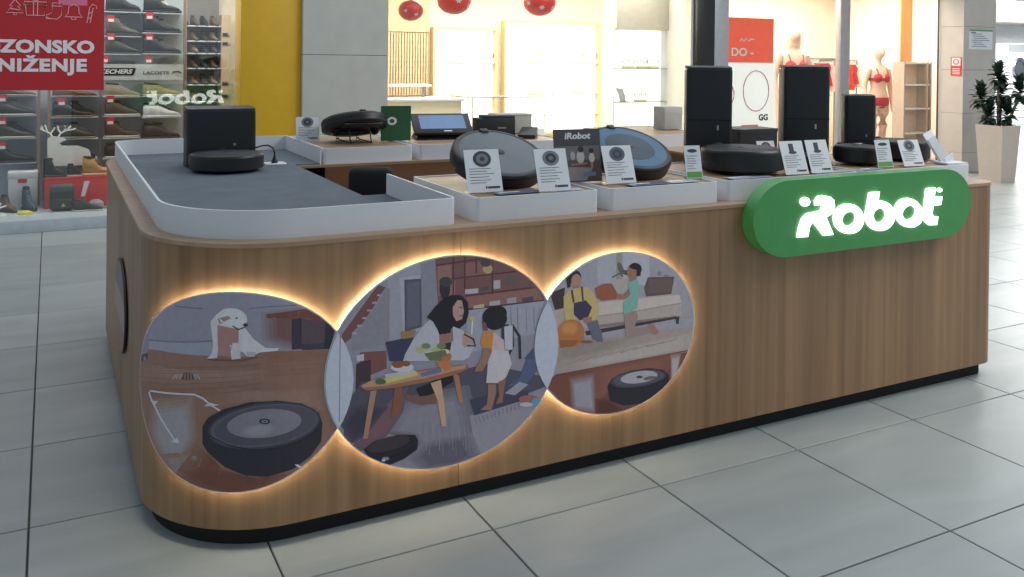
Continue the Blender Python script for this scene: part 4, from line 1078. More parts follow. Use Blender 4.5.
# flat leaflets on the risers
for x, y, w, d, rz, c, lab in [(-.375, .300, .16, .05, 3, (104, 118, 146), 'blue leaflet lying between the two left price cards'), (-.20, .285, .13, .05, -2, (200, 206, 214), 'pale leaflet lying right of the second price card'), (.15, .290, .17, .06, 2, (92, 106, 136), 'dark blue leaflet lying before the blue robot'), (.31, .300, .13, .06, -4, (178, 190, 206), 'pale blue leaflet lying by the narrow card'), (.62, .290, .20, .06, 2, (170, 184, 205), 'light leaflet lying before the tallest tower'), (1.06, .285, .22, .05, 0, (176, 182, 194), 'grey leaflet lying before the middle tower'), (1.28, .285, .12, .05, 3, (150, 158, 176), 'small leaflet lying below the short tower')]:
    t = thing('leaflet', lab, 'leaflet', (x, y, RT), rz, 'leaflets on the risers')
    obj('sheet', box(-w / 2, w / 2, -d / 2, d / 2, 0, .0015), mat('leaflet_%d_%d_%d' % c, c, .3), t, False)
    obj('heading', box(-w * .42, w * .1, d * .1, d * .3, .0015, .0018), PAPER, t, False)

# poster between the tilted robots
t = thing('counter_poster', 'grey family photo poster with white iRobot heading standing between the tilted robots', 'poster', (-.052, .43, RT), -4, None)
M = RX(-8)
def q(b): return tf(b, M)
obj('board', q(box(-.095, .095, 0, .003, 0, .192)), mat('poster_grey', (74, 72, 74), .5), t, False)
obj('easel', tf(box(-.03, .03, 0, .003, 0, .14), T(0, .045, 0) @ RX(10)), mat('poster_grey', (74, 72, 74), .5), t, False)
text('heading', 'iRobot', .038, PAPER, t, M @ T(0, -.001, .166) @ FRONT @ Matrix.Diagonal((1, KZ, 1, 1)), .0012, .15, .0004)
b = bmesh.new(); lay = b.loops.layers.float_color.new('ink')
def ink(pts, c, k):
    f = b.faces.new([b.verts.new(M @ Vector((x, -.0006 - .00012 * k, z))) for x, z in pts]); f.normal_update()
    if f.normal.y > 0: f.normal_flip()
    for l in f.loops: l[lay] = [min(.9, v * 1.6) for v in srgb(c)] + [1]
for k, (c, pts) in enumerate([('5c585a', [(-.09, .08), (.09, .08), (.09, .13), (-.09, .13)]), ('4a4140', [(-.09, .005), (.09, .005), (.09, .08), (-.09, .08)]), ('7a7274', [(-.05, .005), (.03, .005), (.06, .05), (-.04, .055)]), ('9c9698', ellipse(.01, .09, .016, .024, 12)), ('2c282a', ellipse(.012, .118, .012, .012, 12)), ('2c282a', ellipse(.055, .112, .010, .009, 12)), ('a39c9c', ellipse(.056, .086, .012, .018, 12)), ('8a5c48', [(-.03, .066), (.035, .070), (.035, .063), (-.03, .060)]), ('8f888a', ellipse(-.022, .095, .010, .016, 10)), ('8a6a5a', [(.05, .05), (.06, .05), (.06, .07), (.05, .07)]), ('5f6a86', [(.02, .02), (.07, .02), (.07, .035), (.02, .035)])]): ink(pts, c, k)
obj('print', b, PRINT, t, False)

# ------------------------------------------------------------------ things on the back counter
t = thing('green_card', 'dark green card with a pale round emblem standing behind the black robot', 'card', (-.118, 2.17, RT), -10)
obj('board', box(-.080, .080, 0, .012, 0, .185), mat('card_green', (42, 92, 58), .5), t, False)
obj('emblem', prism([ellipse(-.022, .105, .026, .022, 24), ellipse(-.022, .105, .013, .011, 24)], -.001, 0), PAPER, t, False)
obj('foot', box(-.04, .04, .012, .05, 0, .006), WHITE, t, False)
card(-.557, 2.30, .12, .128, 8, -4, 'white card on the back riser left of the black tilted robot', 'grey')
t = thing('tablet_terminal', 'black touch-screen till terminal with a blue screen on its wedge stand', 'terminal', (.165, 2.20, RT), -10)
TB = RX(-52)
obj('stand', loft([[(-.15, -.03, 0), (.15, -.03, 0), (.15, .13, 0), (-.15, .13, 0)], [(-.14, .0, .03), (.14, .0, .03), (.14, .10, .03), (-.14, .10, .03)], [(-.10, .03, .07), (.10, .03, .07), (.10, .07, .085), (-.10, .07, .085)]]), BLACK, t)
SC = T(0, -.045, .035) @ Matrix.Diagonal((1, 1, .95, 1)) @ TB
obj('case', tf(box(-.165, .165, 0, .022, 0, .17, .006), SC), BLACK, t)
obj('screen', tf(box(-.125, .130, -.0012, 0, .035, .150), SC), mat('blue_screen', (92, 122, 160), .25, emis=.25, var=.1, scale=8), t, False)
obj('maker_mark', tf(box(.0, .045, -.0015, 0, .012, .020), SC), PAPER, t, False)
t = thing('card_box', 'black box with small pale mark right of the tablet terminal', 'box', (.475, 2.19, RT), -8)
obj('box_body', box(-.110, .110, -.05, .06, 0, .108, .004), mat('carton_black', (34, 38, 38), .55), t)
obj('lid', box(-.075, .112, -.04, .062, .108, .124, .004), mat('carton_lid', (60, 62, 60), .55), t)
obj('mark', box(.005, .055, -.0512, -.05, .050, .060), mat('mark_grey', (120, 124, 124), .6), t, False)
t = thing('payment_terminal', 'dark payment terminal lying right of the black box on the back riser', 'card reader', (.655, 2.12, RT), -35)
obj('body', loft([[(-.05, -.075, 0), (.05, -.075, 0), (.045, .10, 0), (-.045, .10, 0)], [(-.05, -.075, .018), (.05, -.075, .018), (.045, .10, .050), (-.045, .10, .050)]]), BLACK, t)
obj('keypad', tf(box(-.035, .035, -.06, .02, 0, .003), T(0, 0, .0215) @ RX(10)), DARK, t, False)
obj('display', tf(box(-.035, .035, .035, .085, 0, .002), T(0, 0, .0215) @ RX(10)), mat('lcd', (120, 132, 136), .3), t, False)
t = thing('paper_stack', 'grey box standing behind the payment terminal on the back riser', 'box', (.69, 2.42, RT), 0)
obj('carton', box(-.10, .12, -.06, .08, 0, .105, .003), mat('carton_grey', (176, 176, 172), .7), t); obj('lid', box(-.102, .122, -.062, .082, .105, .115, .002), mat('carton_top', (190, 188, 182), .7), t)
t = thing('grey_cube', 'small grey carton on the back riser left of the tallest tower', 'box', (1.80, 2.33, RT), 0)
obj('carton', box(-.07, .07, -.06, .06, 0, .145, .003), mat('carton_grey', (176, 176, 172), .7), t); obj('flap', box(-.071, .071, -.061, -.055, .10, .146, .001), mat('carton_top', (190, 188, 182), .7), t)
t = thing('black_box', 'low black box on the right wing between the front docking towers', 'box', (2.0, 2.30, KT), 0)
t.location = (1.805, 1.60, KT)
obj('box_body', slab([rr(.145, .10, .01)], 0, .120), BLACK, t); obj('lid', slab([rr(.149, .104, .012)], .120, .138), DARK, t)

# white brochure holder at the right end
t = thing('brochure_holder', 'white slanted brochure holder at the right end of the counter', 'holder', (1.80, .315, RT), 8)
obj('base', slab([[(-.075, -.05), (.045, -.075), (.06, .02), (-.04, .05)]], 0, .008), WHITE, t)
obj('back_plate', tf(box(-.035, .035, 0, .004, 0, .15), T(-.005, .0, .006) @ RY(-18) @ RX(-25)), WHITE, t, False)
obj('leaflet', tf(box(-.03, .03, -.004, -.0005, .01, .12), T(-.005, .0, .006) @ RY(-18) @ RX(-25)), mat('leaflet_grey', (190, 194, 198), .5), t, False)
obj('lip', tf(box(-.035, .035, -.022, -.018, 0, .03), T(-.005, .0, .006) @ RY(-18)), WHITE, t, False)

# staff chair in the well
t = thing('office_chair', 'black padded chair back inside the island, right of the grey tray', 'chair', (-.635, 1.08, 0), -28)
CL = mat('black_fabric', (24, 25, 32), .85, var=.1, scale=60)
obj('backrest', box(-.09, .09, .05, .13, .46, .925, .03, 4), CL, t)
obj('seat', box(-.22, .22, -.36, .10, .36, .43, .03, 3), CL, t)
obj('post', lathe([(.022, .08), (.022, .37)], 12), BLACK, t)
obj('back_bar', box(-.03, .03, .10, .13, .34, .55), BLACK, t, False)
for k in range(5):
    a = R(72 * k + 20)
    lg = obj('leg', tube([(0, 0, .085), (.25 * math.cos(a), .25 * math.sin(a), .055)], [.02, .014], 8), BLACK, t)
    obj('caster', tf(lathe([(0, -.012), (.025, -.012), (.025, .012), (0, .012)], 12), T(.25 * math.cos(a), .25 * math.sin(a), .026) @ RZ(math.degrees(a)) @ RX(90)), RUBBER, lg)
# ------------------------------------------------------------------ shop fronts behind the island
CREAM = mat('cream_wall', (238, 222, 190), .7, var=.02)
GREYW = mat('shop_grey', (168, 174, 182), .7, var=.03)
STONE = mat('pale_stone', (178, 176, 170), .55, var=.05, scale=6)
YELLOW = mat('yellow_paint', (205, 160, 22), .5, var=.03)
WARMW = mat('warm_white', (235, 226, 216), .65, var=.02)

# outer shell
struct('wall_back', box(-7, 9.7, 8.25, 8.35, 0, 2.62), mat('back_wall_paint', (226, 218, 204), .7), smooth=False)
struct('ceiling', box(-7, 9.7, 5.42, 8.35, 2.60, 2.70), mat('ceiling_white', (215, 215, 212), .8), smooth=False)
struct('wall_fascia', box(-7, 9.4, 5.30, 5.42, 2.26, 2.70), mat('fascia_grey', (120, 122, 124), .6), smooth=False)
struct('wall_divider', box(.30, .42, 5.46, 8.25, 0, 2.60), CREAM, smooth=False)
struct('wall_end', box(9.55, 9.65, 5.55, 8.25, 0, 2.60), WARMW, smooth=False)

# yellow pier and clad column between shoe shop and optician
struct('wall_yellow_pier', box(-.335, .172, 5.36, 5.62, 0, 2.30, .004), YELLOW)
col = thing('clad_column', 'grey stone-clad column right of the yellow pier', 'column', (.574, 5.30, 0)); col['kind'] = 'structure'; del col['category']
for z0, z1 in ((0, .62), (.624, 1.384), (1.388, 2.30)):
    obj('stone_panel', box(-.400, .372, 0, .34, z0, z1, .002, 1), STONE, col, False)
obj('core', box(-.39, .362, .01, .33, 0, 2.3), DARK, col, False)

# ---- shoe shop: platform, glass, posts
struct('trim_platform', box(-7, -.336, 5.38, 6.42, .0, .096, .004), mat('platform_grey', (176, 184, 192), .5))
struct('window_1', tf(box(-7, -.336, 5.40, 5.408, .097, 2.26), Matrix(((1, 0, 0, 0), (0, 1, -.0255, .0025), (0, 0, 1, 0), (0, 0, 0, 1)))), glass_mat('shop_glass', (.96, .98, .97), 1.95), smooth=False)
struct('wall_shop_back', box(-7, -.70, 6.42, 6.46, 0, 2.60), GREYW, smooth=False)
OAKP = mat('shelf_post', (140, 116, 96), .6)
su = thing('shoe_shelving', 'tall grey shoe display wall with wooden posts behind the shop window', 'shelving', (-1.5, 6.2, .096))
obj('back_panel', box(-.95, .86, .12, .14, 0, 2.3), mat('shelf_back', (176, 186, 196), .5, var=.1, scale=4), su, False)
for x in (-1.835, -1.760, -.683, -1.36): obj('post', box(x + 1.5 - .011, x + 1.5 + .011, -.10, -.07, 0, 2.25) if x != -1.36 else box(x + 1.5 - .004, x + 1.5 + .004, .04, .06, 0, 2.25), OAKP if x != -1.36 else STEEL, su, False)
COLX = {'A': (-2.21, -1.85), 'B': (-1.745, -1.385), 'C': (-1.345, -1.045), 'D': (-1.035, -.70)}
ROWS = {'A': [1.02, .853, .665, .46], 'B': [1.01, .832, .648, .47], 'C': [1.742, 1.530, 1.375, 1.003, .835, .645, .468], 'D': [1.742, 1.565, 1.382, 1.005, .818, .628]}
SHELF = mat('shelf_grey', (196, 202, 208), .35)
for cc, zs in ROWS.items():
    for z in zs: obj('shelf', box(COLX[cc][0] + 1.5, COLX[cc][1] + 1.5, -.09, .12, z - .104, z - .096), SHELF, su, False)

def ringx(x, w, z0, z1, n=10, sq=.7):
    P = []
    for k in range(n):
        a = 2 * math.pi * k / n; c, s = math.cos(a), math.sin(a)
        P.append((x, w * math.copysign(abs(c) ** sq, c), (z0 + z1) / 2 + (z1 - z0) / 2 * math.copysign(abs(s) ** sq, s)))
    return P
PROF = {'shoe': [(0, .55, .80), (.04, .8, .92), (.15, .9, 1.0), (.30, .92, .98), (.42, .9, .88), (.55, .98, .68), (.70, 1.0, .50), (.85, .92, .40), (.95, .7, .30), (1.0, .3, .16)],
        'boot': [(0, .6, 1.0), (.05, .8, 1.0), (.18, .85, 1.0), (.34, .82, .98), (.40, .82, .80), (.48, .9, .56), (.62, 1.0, .43), (.80, .95, .36), (.94, .7, .27), (1.0, .3, .14)]}
def shoe(loc, L, H, kind, up, sole, label, laces=None, name=None, rz=0, mirror=1):
    t = thing(name or {'shoe': 'shoe', 'boot': 'ankle_boot'}[kind], label, 'shoe' if kind == 'shoe' else 'boot', loc, rz, 'shoes on the shop display wall')
    W = L * .17; zs = H * .14
    sec = []
    for p, w, h in PROF[kind]: sec.append(ringx((p - .5) * L, W * w, zs * .7, H * h))
    obj('upper', loft(sec), mat('shoe_%d_%d_%d' % up, up, .55, var=.12, scale=40), t, ang=60)
    ss = [ringx((p - .5) * L * 1.03, W * min(1, w * 1.12), 0, zs, sq=.5) for p, w, h in PROF['shoe']]
    obj('sole', loft(ss), mat('sole_%d_%d_%d' % sole, sole, .6), t, ang=60)
    obj('collar', tf(lathe([(W * .72, -.004), (W * .80, .004), (W * .70, .010), (W * .5, 0), (0, -.01)], 14), T(-.29 * L, 0, H * .965) @ RY(6) @ Matrix.Diagonal((1.5, 1, 1, 1))), mat('shoe_lining', (52, 50, 50), .8), t)
    if laces:
        b = bmesh.new()
        for k in range(4):
            p = .40 + .07 * k; h = [.90, .80, .69, .60][k] * H if kind == 'shoe' else [.84, .64, .53, .48][k] * H
            add(b, tube([((p - .5) * L, -W * .55, h - H * .04), ((p - .5) * L + .004, 0, h + H * .03), ((p - .5) * L, W * .55, h - H * .04)], .004, 5))
        obj('laces', b, mat('lace_%d_%d_%d' % laces, laces, .7), t)
    return t
BK = (30, 30, 32); BR = (70, 54, 46); KH = (86, 80, 66); CR = (196, 186, 160); WHT = (225, 226, 226); TANS = (150, 122, 92); GRS = (190, 190, 182)
SP = [('C', 0, .155, 'shoe', BK, BK, 'black low shoe on the top row right of the red banner', None),
 ('C', 1, .170, 'boot', (92, 88, 78), BK, 'grey-brown hiking boot on the second row right of the red banner', (130, 124, 110)),
 ('C', 2, .125, 'shoe', (62, 58, 52), BK, 'dark brown laced shoe just above the SKECHERS board', (110, 104, 96)),
 ('C', 3, .110, 'shoe', CR, (210, 202, 180), 'cream sneaker just below the SKECHERS board', (220, 214, 200)),
 ('C', 4, .125, 'shoe', KH, GRS, 'khaki low shoe with pale sole below the cream sneaker', (60, 56, 48)),
 ('C', 5, .140, 'boot', BR, (176, 170, 158), 'brown ankle shoe with pale sole, third below the SKECHERS board', (50, 40, 36)),
 ('C', 6, .120, 'shoe', (34, 32, 32), GRS, 'black sneaker lowest in the column right of the reindeer', (70, 70, 72)),
 ('D', 0, .170, 'boot', BK, BK, 'black ankle boot on the top row left of the right-hand post', None),
 ('D', 1, .150, 'boot', (26, 26, 28), BK, 'black ankle boot on the second row left of the right-hand post', None),
 ('D', 2, .150, 'boot', (36, 34, 34), BK, 'black ankle boot just above the LACOSTE lettering', None),
 ('D', 3, .110, 'shoe', (206, 196, 150), (226, 220, 200), 'pale yellow sneaker just below the LACOSTE lettering', (120, 60, 50)),
 ('D', 4, .115, 'shoe', WHT, WHT, 'white sneaker second below the LACOSTE lettering', (210, 212, 214)),
 ('D', 5, .130, 'shoe', (38, 38, 40), BK, 'black sneaker lowest in the column left of the right-hand post', (66, 66, 66)),
 ('A', 0, .075, 'shoe', (84, 74, 62), (170, 156, 128), 'brown low shoe right under the red banner, far left', None),
 ('A', 1, .120, 'shoe', (52, 52, 52), GRS, 'dark grey sneaker at far left, second under the banner', (100, 100, 104)),
 ('A', 2, .120, 'shoe', (56, 52, 46), (182, 176, 158), 'dark olive shoe with pale sole at far left, third under the banner', (60, 56, 50)),
 ('A', 3, .145, 'boot', (30, 30, 32), BK, 'black boot at far left above the white shoe box', None),
 ('B', 0, .075, 'shoe', (120, 86, 60), (150, 110, 78), 'tan-soled shoe right under the banner above the reindeer', None),
 ('B', 1, .120, 'boot', (34, 32, 32), (120, 92, 68), 'black shoe with tan sole above the antlers of the reindeer', None),
 ('B', 2, .130, 'shoe', (58, 52, 46), (120, 110, 92), 'dark brown shoe behind the antlers of the reindeer', None),
 ('B', 3, .120, 'shoe', (40, 38, 38), GRS, 'dark shoe behind the back of the reindeer', None)]
for cc, r, H, kind, up, so, lab, lc in SP:
    x0, x1 = COLX[cc]
    L = (x1 - x0) * (.93 if cc in 'CD' else .94)
    shoe(((x0 + x1) / 2 + (.006 if cc == 'C' else 0), 6.16, ROWS[cc][r]), L, H, kind, up, so, lab, lc)
# second shoes of other pairs half hidden behind
for cc, r, dx, kind, up, lab in [('C', 0, .10, 'shoe', (150, 156, 164), 'pale grey sneaker half hidden behind the black low shoe on the top row'), ('C', 1, .12, 'shoe', (120, 116, 108), 'grey sneaker half hidden behind the grey-brown hiking boot'), ('C', 2, .12, 'shoe', (70, 72, 78), 'slate sneaker half hidden behind the dark brown laced shoe'), ('C', 4, .10, 'shoe', (60, 66, 62), 'dark green sneaker half hidden behind the khaki low shoe'), ('D', 0, .12, 'shoe', (196, 190, 176), 'beige sneaker half hidden behind the top black boot by the post'), ('D', 1, .12, 'shoe', (178, 186, 200), 'pale blue sneaker half hidden behind the second black boot by the post'), ('D', 2, .12, 'shoe', (186, 184, 180), 'light grey sneaker half hidden behind the boot above LACOSTE'), ('D', 4, .10, 'shoe', (66, 64, 66), 'dark sneaker half hidden behind the white sneaker'), ('D', 5, .10, 'shoe', (150, 146, 140), 'taupe sneaker half hidden behind the lowest black sneaker'), ('A', 1, .10, 'shoe', (176, 180, 184), 'pale sneaker half hidden behind the dark grey sneaker at far left'), ('A', 2, .10, 'shoe', (46, 46, 48), 'black sneaker half hidden behind the dark olive shoe'), ('B', 1, .10, 'shoe', (60, 62, 64), 'dark sneaker half hidden behind the tan-soled black shoe'), ('B', 2, .10, 'shoe', (140, 140, 138), 'grey sneaker half hidden behind the dark brown shoe by the antlers')]:
    x0, x1 = COLX[cc]
    shoe((x1 - .125, 6.262, ROWS[cc][r]), .22, .125, kind, up, (190, 190, 186), lab, (200, 200, 200))
# price tags clipped to the shelf fronts
RED = mat('tag_red', (190, 44, 48), .5)
def ptag(x, z, label):
    t = thing('price_tag', label, 'price tag', (x, 6.095, z), 0, 'red price tags on the shoe wall')
    obj('red_card', box(-.030, .030, 0, .003, 0, .062), RED, t, False); obj('white_field', box(-.022, .022, -.0015, 0, .006, .030), PAPER, t, False)
for cc, r, w in [('C', 1, 'grey-brown hiking boot'), ('C', 2, 'dark brown laced shoe above the SKECHERS board'), ('C', 4, 'khaki low shoe'), ('C', 5, 'brown ankle shoe'), ('D', 1, 'black boot in the second row'), ('D', 2, 'black boot above the LACOSTE lettering'), ('A', 1, 'dark grey sneaker at far left'), ('A', 2, 'dark olive shoe at far left'), ('A', 3, 'black boot at far left'), ('B', 1, 'black tan-soled shoe above the antlers')]:
    x = COLX[cc][0] + (.055 if cc in 'CD' else .06 if cc == 'A' else .08)
    ptag(x if cc != 'A' else -2.10, ROWS[cc][r] + (.115 if cc != 'B' else .10), 'red price tag at the heel of the ' + w)
ptag(-1.335, 1.295, 'small red and white price tag on the left end of the SKECHERS board'); ptag(-.985, 1.295, 'small red and white price tag above the LACOSTE lettering')

# brand boards
bb = thing('brand_board', 'pale board with black SKECHERS strip and LACOSTE lettering across the shoe wall', 'sign', (-1.05, 6.075, 1.147))
obj('board', box(-.42, .352, 0, .012, 0, .138), mat('board_pale', (196, 200, 200), .4), bb, False)
obj('strip', prism([[(-.40, .040), (-.06, .040), (-.035, .105), (-.375, .105)]], -.002, 0), BLACK, bb, False)
text('lettering', 'SKECHERS', .062, PAPER, bb, T(-.215, -.003, .072) @ FRONT @ Matrix.Diagonal((1, KZ, 1, 1)), .002, .25, .0005, .98)
text('lettering', 'LACOSTE', .046, INKD, bb, T(.125, -.002, .062) @ FRONT @ Matrix.Diagonal((1, KZ, 1, 1)), .001, 0, .0005, 1.1)
obj('emblem', prism([[(.262, .052), (.275, .066), (.30, .070), (.318, .066), (.335, .060), (.338, .066), (.318, .080), (.295, .082), (.280, .076), (.272, .084), (.262, .080), (.268, .070), (.255, .058)]], -.0022, -.0002), INKD, bb, False)

# red sale banner on the glass
bn = thing('sale_banner', 'red sale banner reading SEZONSKO SNIŽENJE on the shoe shop window', 'banner', (-2.0, 5.338, 1.09))
BR_ = mat('banner_red', (180, 34, 40), .45, var=.03)
obj('sheet', box(-.75, .62, 0, .004, 0, .98), BR_, bn, False)
BW = mat('banner_white', (226, 222, 226), .5)
text('lettering', 'SEZONSKO', .150, BW, bn, T(.552, -.002, .328) @ FRONT @ Matrix.Diagonal((1, .86, 1, 1)), .0068, 0, .0006, 1.0, 'RIGHT', 1.02)
text('lettering', 'SNIŽENJE', .150, BW, bn, T(.498, -.002, .186) @ FRONT @ Matrix.Diagonal((1, .86, 1, 1)), .0068, 0, .0006, 1.0, 'RIGHT', 1.10)
ICON = mat('icon_pink', (224, 170, 172), .5)
def icon(lines, x, z, s):
    b = bmesh.new()
    for ln in lines: add(b, tube([(x + px_ * s, -.002, z + pz * s * KZ) for px_, pz in ln], .0034, 5))
    obj('line_icon', b, ICON, bn)
icon([[(0, .5), (-.25, .12), (-.12, .12), (-.38, -.3), (.38, -.3), (.12, .12), (.25, .12), (0, .5)], [(-.06, -.3), (-.06, -.42), (.06, -.42), (.06, -.3)], [(-.2, -.05), (.2, -.12)]], .01, .62, .15)
icon([[(-.4, .15), (-.35, -.4), (.35, -.4), (.4, .15), (-.4, .15)], [(-.45, .15), (-.45, .32), (.45, .32), (.45, .15), (-.45, .15)], [(-.08, .3), (-.08, -.4)], [(.08, .3), (.08, -.4)], [(0, .33), (-.2, .5), (-.05, .5), (0, .33), (.2, .5), (.05, .5), (0, .33)]], .145, .625, .17)
icon([[(-.1, .5), (-.1, -.05), (-.35, -.2), (-.38, -.4), (.1, -.42), (.28, -.2), (.3, .5), (-.1, .5)], [(-.14, .32), (.33, .32)], [(-.38, -.3), (-.2, -.42)]], .275, .60, .16)
icon([[(0, .45), (-.2, .35), (-.22, 0), (-.36, -.22), (.36, -.22), (.22, 0), (.2, .35), (0, .45)], [(-.1, -.24), (-.08, -.36), (.08, -.36), (.1, -.24)]], .405, .595, .17)
icon([[(-.12, -.5), (-.02, .25), (.08, .42), (.22, .35), (.24, .2)], [(0, -.5), (.1, .2), (.15, .25)], [(-.08, -.3), (.05, -.2)], [(-.05, -.05), (.08, .05)]], .52, .60, .19)
icon([[(-.2, -.3), (.2, -.3), (.2, .3), (-.2, .3), (-.2, -.3)]], -.12, .62, .13)
obj('pink_patch', box(.30, .50, -.0012, 0, .655, .73), mat('patch_pink', (214, 110, 140), .5), bn, False)

# window floor display: reindeer, boxes, shoes
def ant(pts, r=.008): return tube([(x, 0, z) for x, z in pts], r, 6)
t = thing('reindeer_cutout', 'white flat reindeer figure with antlers in the shoe shop window', 'ornament', (-1.64, 6.06, .4255))
t.scale.z = .85
DW = mat('deer_white', (232, 234, 230), .6)
obj('body', prism([[(-.125, 0), (.18, .0), (.20, .10), (.185, .155), (.10, .195), (-.02, .20), (-.04, .225), (-.015, .245), (.01, .255), (.0, .275), (-.045, .29), (-.10, .30), (-.13, .27), (-.13, .15)]], -.008, .008), DW, t, False)
obj('antler', join(ant([(-.09, .29), (-.12, .33), (-.165, .36), (-.175, .40)]), ant([(-.13, .335), (-.14, .375), (-.15, .41)]), ant([(-.16, .355), (-.185, .375), (-.175, .36)]), ant([(-.11, .32), (-.09, .35), (-.075, .385)])), DW, t)
obj('antler', join(ant([(-.05, .285), (-.03, .325), (.02, .355), (.045, .395)]), ant([(-.03, .325), (-.05, .36), (-.055, .40)]), ant([(-.015, .335), (.005, .365), (.0, .40)]), ant([(.02, .35), (.07, .36), (.085, .37)])), DW, t)
obj('leg', prism([[(-.12, -.09), (-.09, -.09), (-.08, 0), (-.125, 0)]], -.008, .008), DW, t, False); obj('leg', prism([[(.15, -.09), (.175, -.09), (.18, 0), (.13, 0)]], -.008, .008), DW, t, False)
t = thing('red_box', 'red cardboard display box under the tan boot in the shoe shop window', 'box', (-1.54, 5.93, .096))
obj('carton', box(-.25, .26, -.05, .16, 0, .252, .003), mat('carton_red', (206, 28, 30), .5), t); obj('lid', box(-.253, .263, -.053, .163, .235, .2525, .002), mat('carton_red', (206, 28, 30), .5), t)
obj('white_stripe', prism([[(.02, .09), (.05, .09), (.085, .215), (.045, .215)]], -.0525, -.0505), PAPER, t, False)
shoe((-1.387, 5.95, .3490), .24, .155, 'boot', (190, 148, 92), (206, 178, 128), 'tan boot with red laces on top of the red box', (190, 50, 44))
shoe((-1.712, 5.945, .3490), .17, .155, 'boot', (28, 28, 30), BK, 'black boot on top of the red box below the reindeer', None)
shoe((-1.47, 5.68, .096), .22, .09, 'shoe', (30, 30, 30), (200, 196, 180), 'black low shoe on the window platform in front of the red box', None)
shoe((-1.566, 5.935, .3490), .11, .10, 'shoe', (34, 32, 32), GRS, 'small black shoe on the red box between black boot and tan boot', None)
t = thing('backpack', 'black backpack leaning on the red box in the shop window', 'bag', (-1.585, 5.815, .096))
t.location = (-1.66, 5.76, .096)
obj('sack', box(-.09, .09, -.04, .05, 0, .20, .035, 4), mat('bag_black', (30, 34, 34), .7), t); obj('pocket', box(-.07, .07, -.06, -.03, .02, .10, .012, 3), mat('bag_dark', (40, 44, 44), .7), t); obj('flap', box(-.085, .085, -.05, .05, .15, .212, .02, 3), mat('bag_grey', (64, 70, 70), .7), t)
obj('patch', prism([[(-.01, .04), (.025, .04), (.008, .07)]], -.0625, -.0605), mat('patch_lime', (170, 176, 110), .6), t, False)
t = thing('peaked_cap', 'grey peaked cap lying right of the black backpack', 'cap', (-1.41, 5.78, .096))
obj('crown', lathe([(.06, 0), (.062, .02), (.055, .05), (.03, .07), (0, .075)], 20), mat('cap_grey', (140, 142, 146), .8), t); obj('peak', slab([ellipse(.06, 0, .07, .05, 20)], .002, .008), mat('cap_peak', (110, 114, 120), .8), t)
t = thing('white_shoe_box', 'white shoe box with small red label at far left in the window', 'box', (-1.945, 6.02, .096))
obj('carton', box(-.105, .105, -.06, .10, 0, .30, .003), mat('carton_white', (205, 208, 210), .6), t); obj('lid', box(-.108, .108, -.063, .103, .25, .302, .002), mat('carton_white', (205, 208, 210), .6), t)
obj('label', box(-.035, .03, -.065, -.063, .215, .248), RED, t, False)
shoe((-1.895, 5.87, .096), .17, .185, 'boot', (54, 74, 90), BK, 'dark blue hiking boot before the white shoe box', (120, 140, 150), rz=-60)
shoe((-2.04, 5.84, .096), .16, .13, 'boot', (92, 66, 46), BK, 'brown boot before the white shoe box, far left', None, rz=-50)
t = thing('antler_ornament', 'white branching antler ornament at the far left window corner', 'ornament', (-2.09, 5.70, .096))
obj('branch', join(tube([(-.06, 0, .01), (-.02, 0, .05), (.0, 0, .10)], .008, 6), tube([(-.03, 0, .04), (-.06, 0, .09)], .007, 6), tube([(-.01, 0, .06), (.04, 0, .075)], .007, 6)), DW, t); obj('base', lathe([(0, 0), (.04, 0), (.035, .012), (0, .014)], 14), DW, t)
t = thing('yellow_leaf_toy', 'small yellow and white toy on the window platform before the blue boot', 'ornament', (-1.92, 5.66, .096))
obj('shell', tf(lathe([(0, 0), (.05, .004), (.045, .022), (.02, .034), (0, .036)], 18), Matrix.Diagonal((1.2, .7, 1, 1))), mat('toy_yellow', (214, 200, 70), .5), t); obj('base', slab([ellipse(0, 0, .07, .04, 18)], 0, .003), DW, t)

# deep shop: side shelving with many shoes
ds = thing('deep_shelving', 'far dark shelving full of shoes beyond the right-hand post', 'shelving', (-.26, 8.0, 0))
obj('back_panel', box(-.24, .20, .16, .18, 0, 2.2), mat('deep_back', (120, 118, 116), .6), ds, False); obj('end_panel', box(.185, .285, -.12, .18, 0, 1.82), mat('deep_end', (176, 156, 132), .6), ds, False)
for z in (.46, .66, .865, 1.05, 1.23, 1.395, 1.53, 1.695): obj('shelf', box(-.24, .185, -.10, .16, z - .012, z), SHELF, ds, False)
k = 0
for zi, z in enumerate((.865, 1.05, 1.23, 1.395, 1.53, 1.695)):
    for xi in range(4):
        c = [(48, 42, 38), (96, 78, 58), (34, 34, 38), (70, 60, 52), (30, 30, 34), (120, 104, 84)][(zi * 2 + xi * 5) % 6]
        t = shoe((-.455 + xi * .104, 7.965, z), .15, .105, 'boot' if zi in (1, 2, 4) else 'shoe', c, BK, 'small %s %s on the far shelving, %s row, %s from the post' % ({48: 'dark brown', 96: 'tan', 34: 'black', 70: 'brown', 30: 'black', 120: 'sand'}[c[0]], 'boot' if zi in (1, 2, 4) else 'shoe', ['sixth', 'fifth', 'fourth', 'third', 'second', 'top'][zi], ['first', 'second', 'third', 'fourth'][xi]), None, rz=-72)
        t['group'] = 'shoes on the far shelving'
for i, z in enumerate((1.60, 1.50, 1.06, .92)):
    t = thing('belt_roll', 'small black belt hanging on the far end panel, %s from the top' % ['first', 'second', 'third', 'fourth'][i], 'belt', (-.03, 7.872, z), 0, 'belts on the far end panel')
    obj('strap', box(-.035, .035, -.004, .006, -.018, .018, .003), BLACK, t); obj('buckle', box(.02, .034, -.007, -.004, -.014, .014, .002), STEEL, t)
t = thing('green_crate', 'green low stool seen at the far end of the shoe shop beside the yellow pier', 'stool', (.16, 7.6, 0))
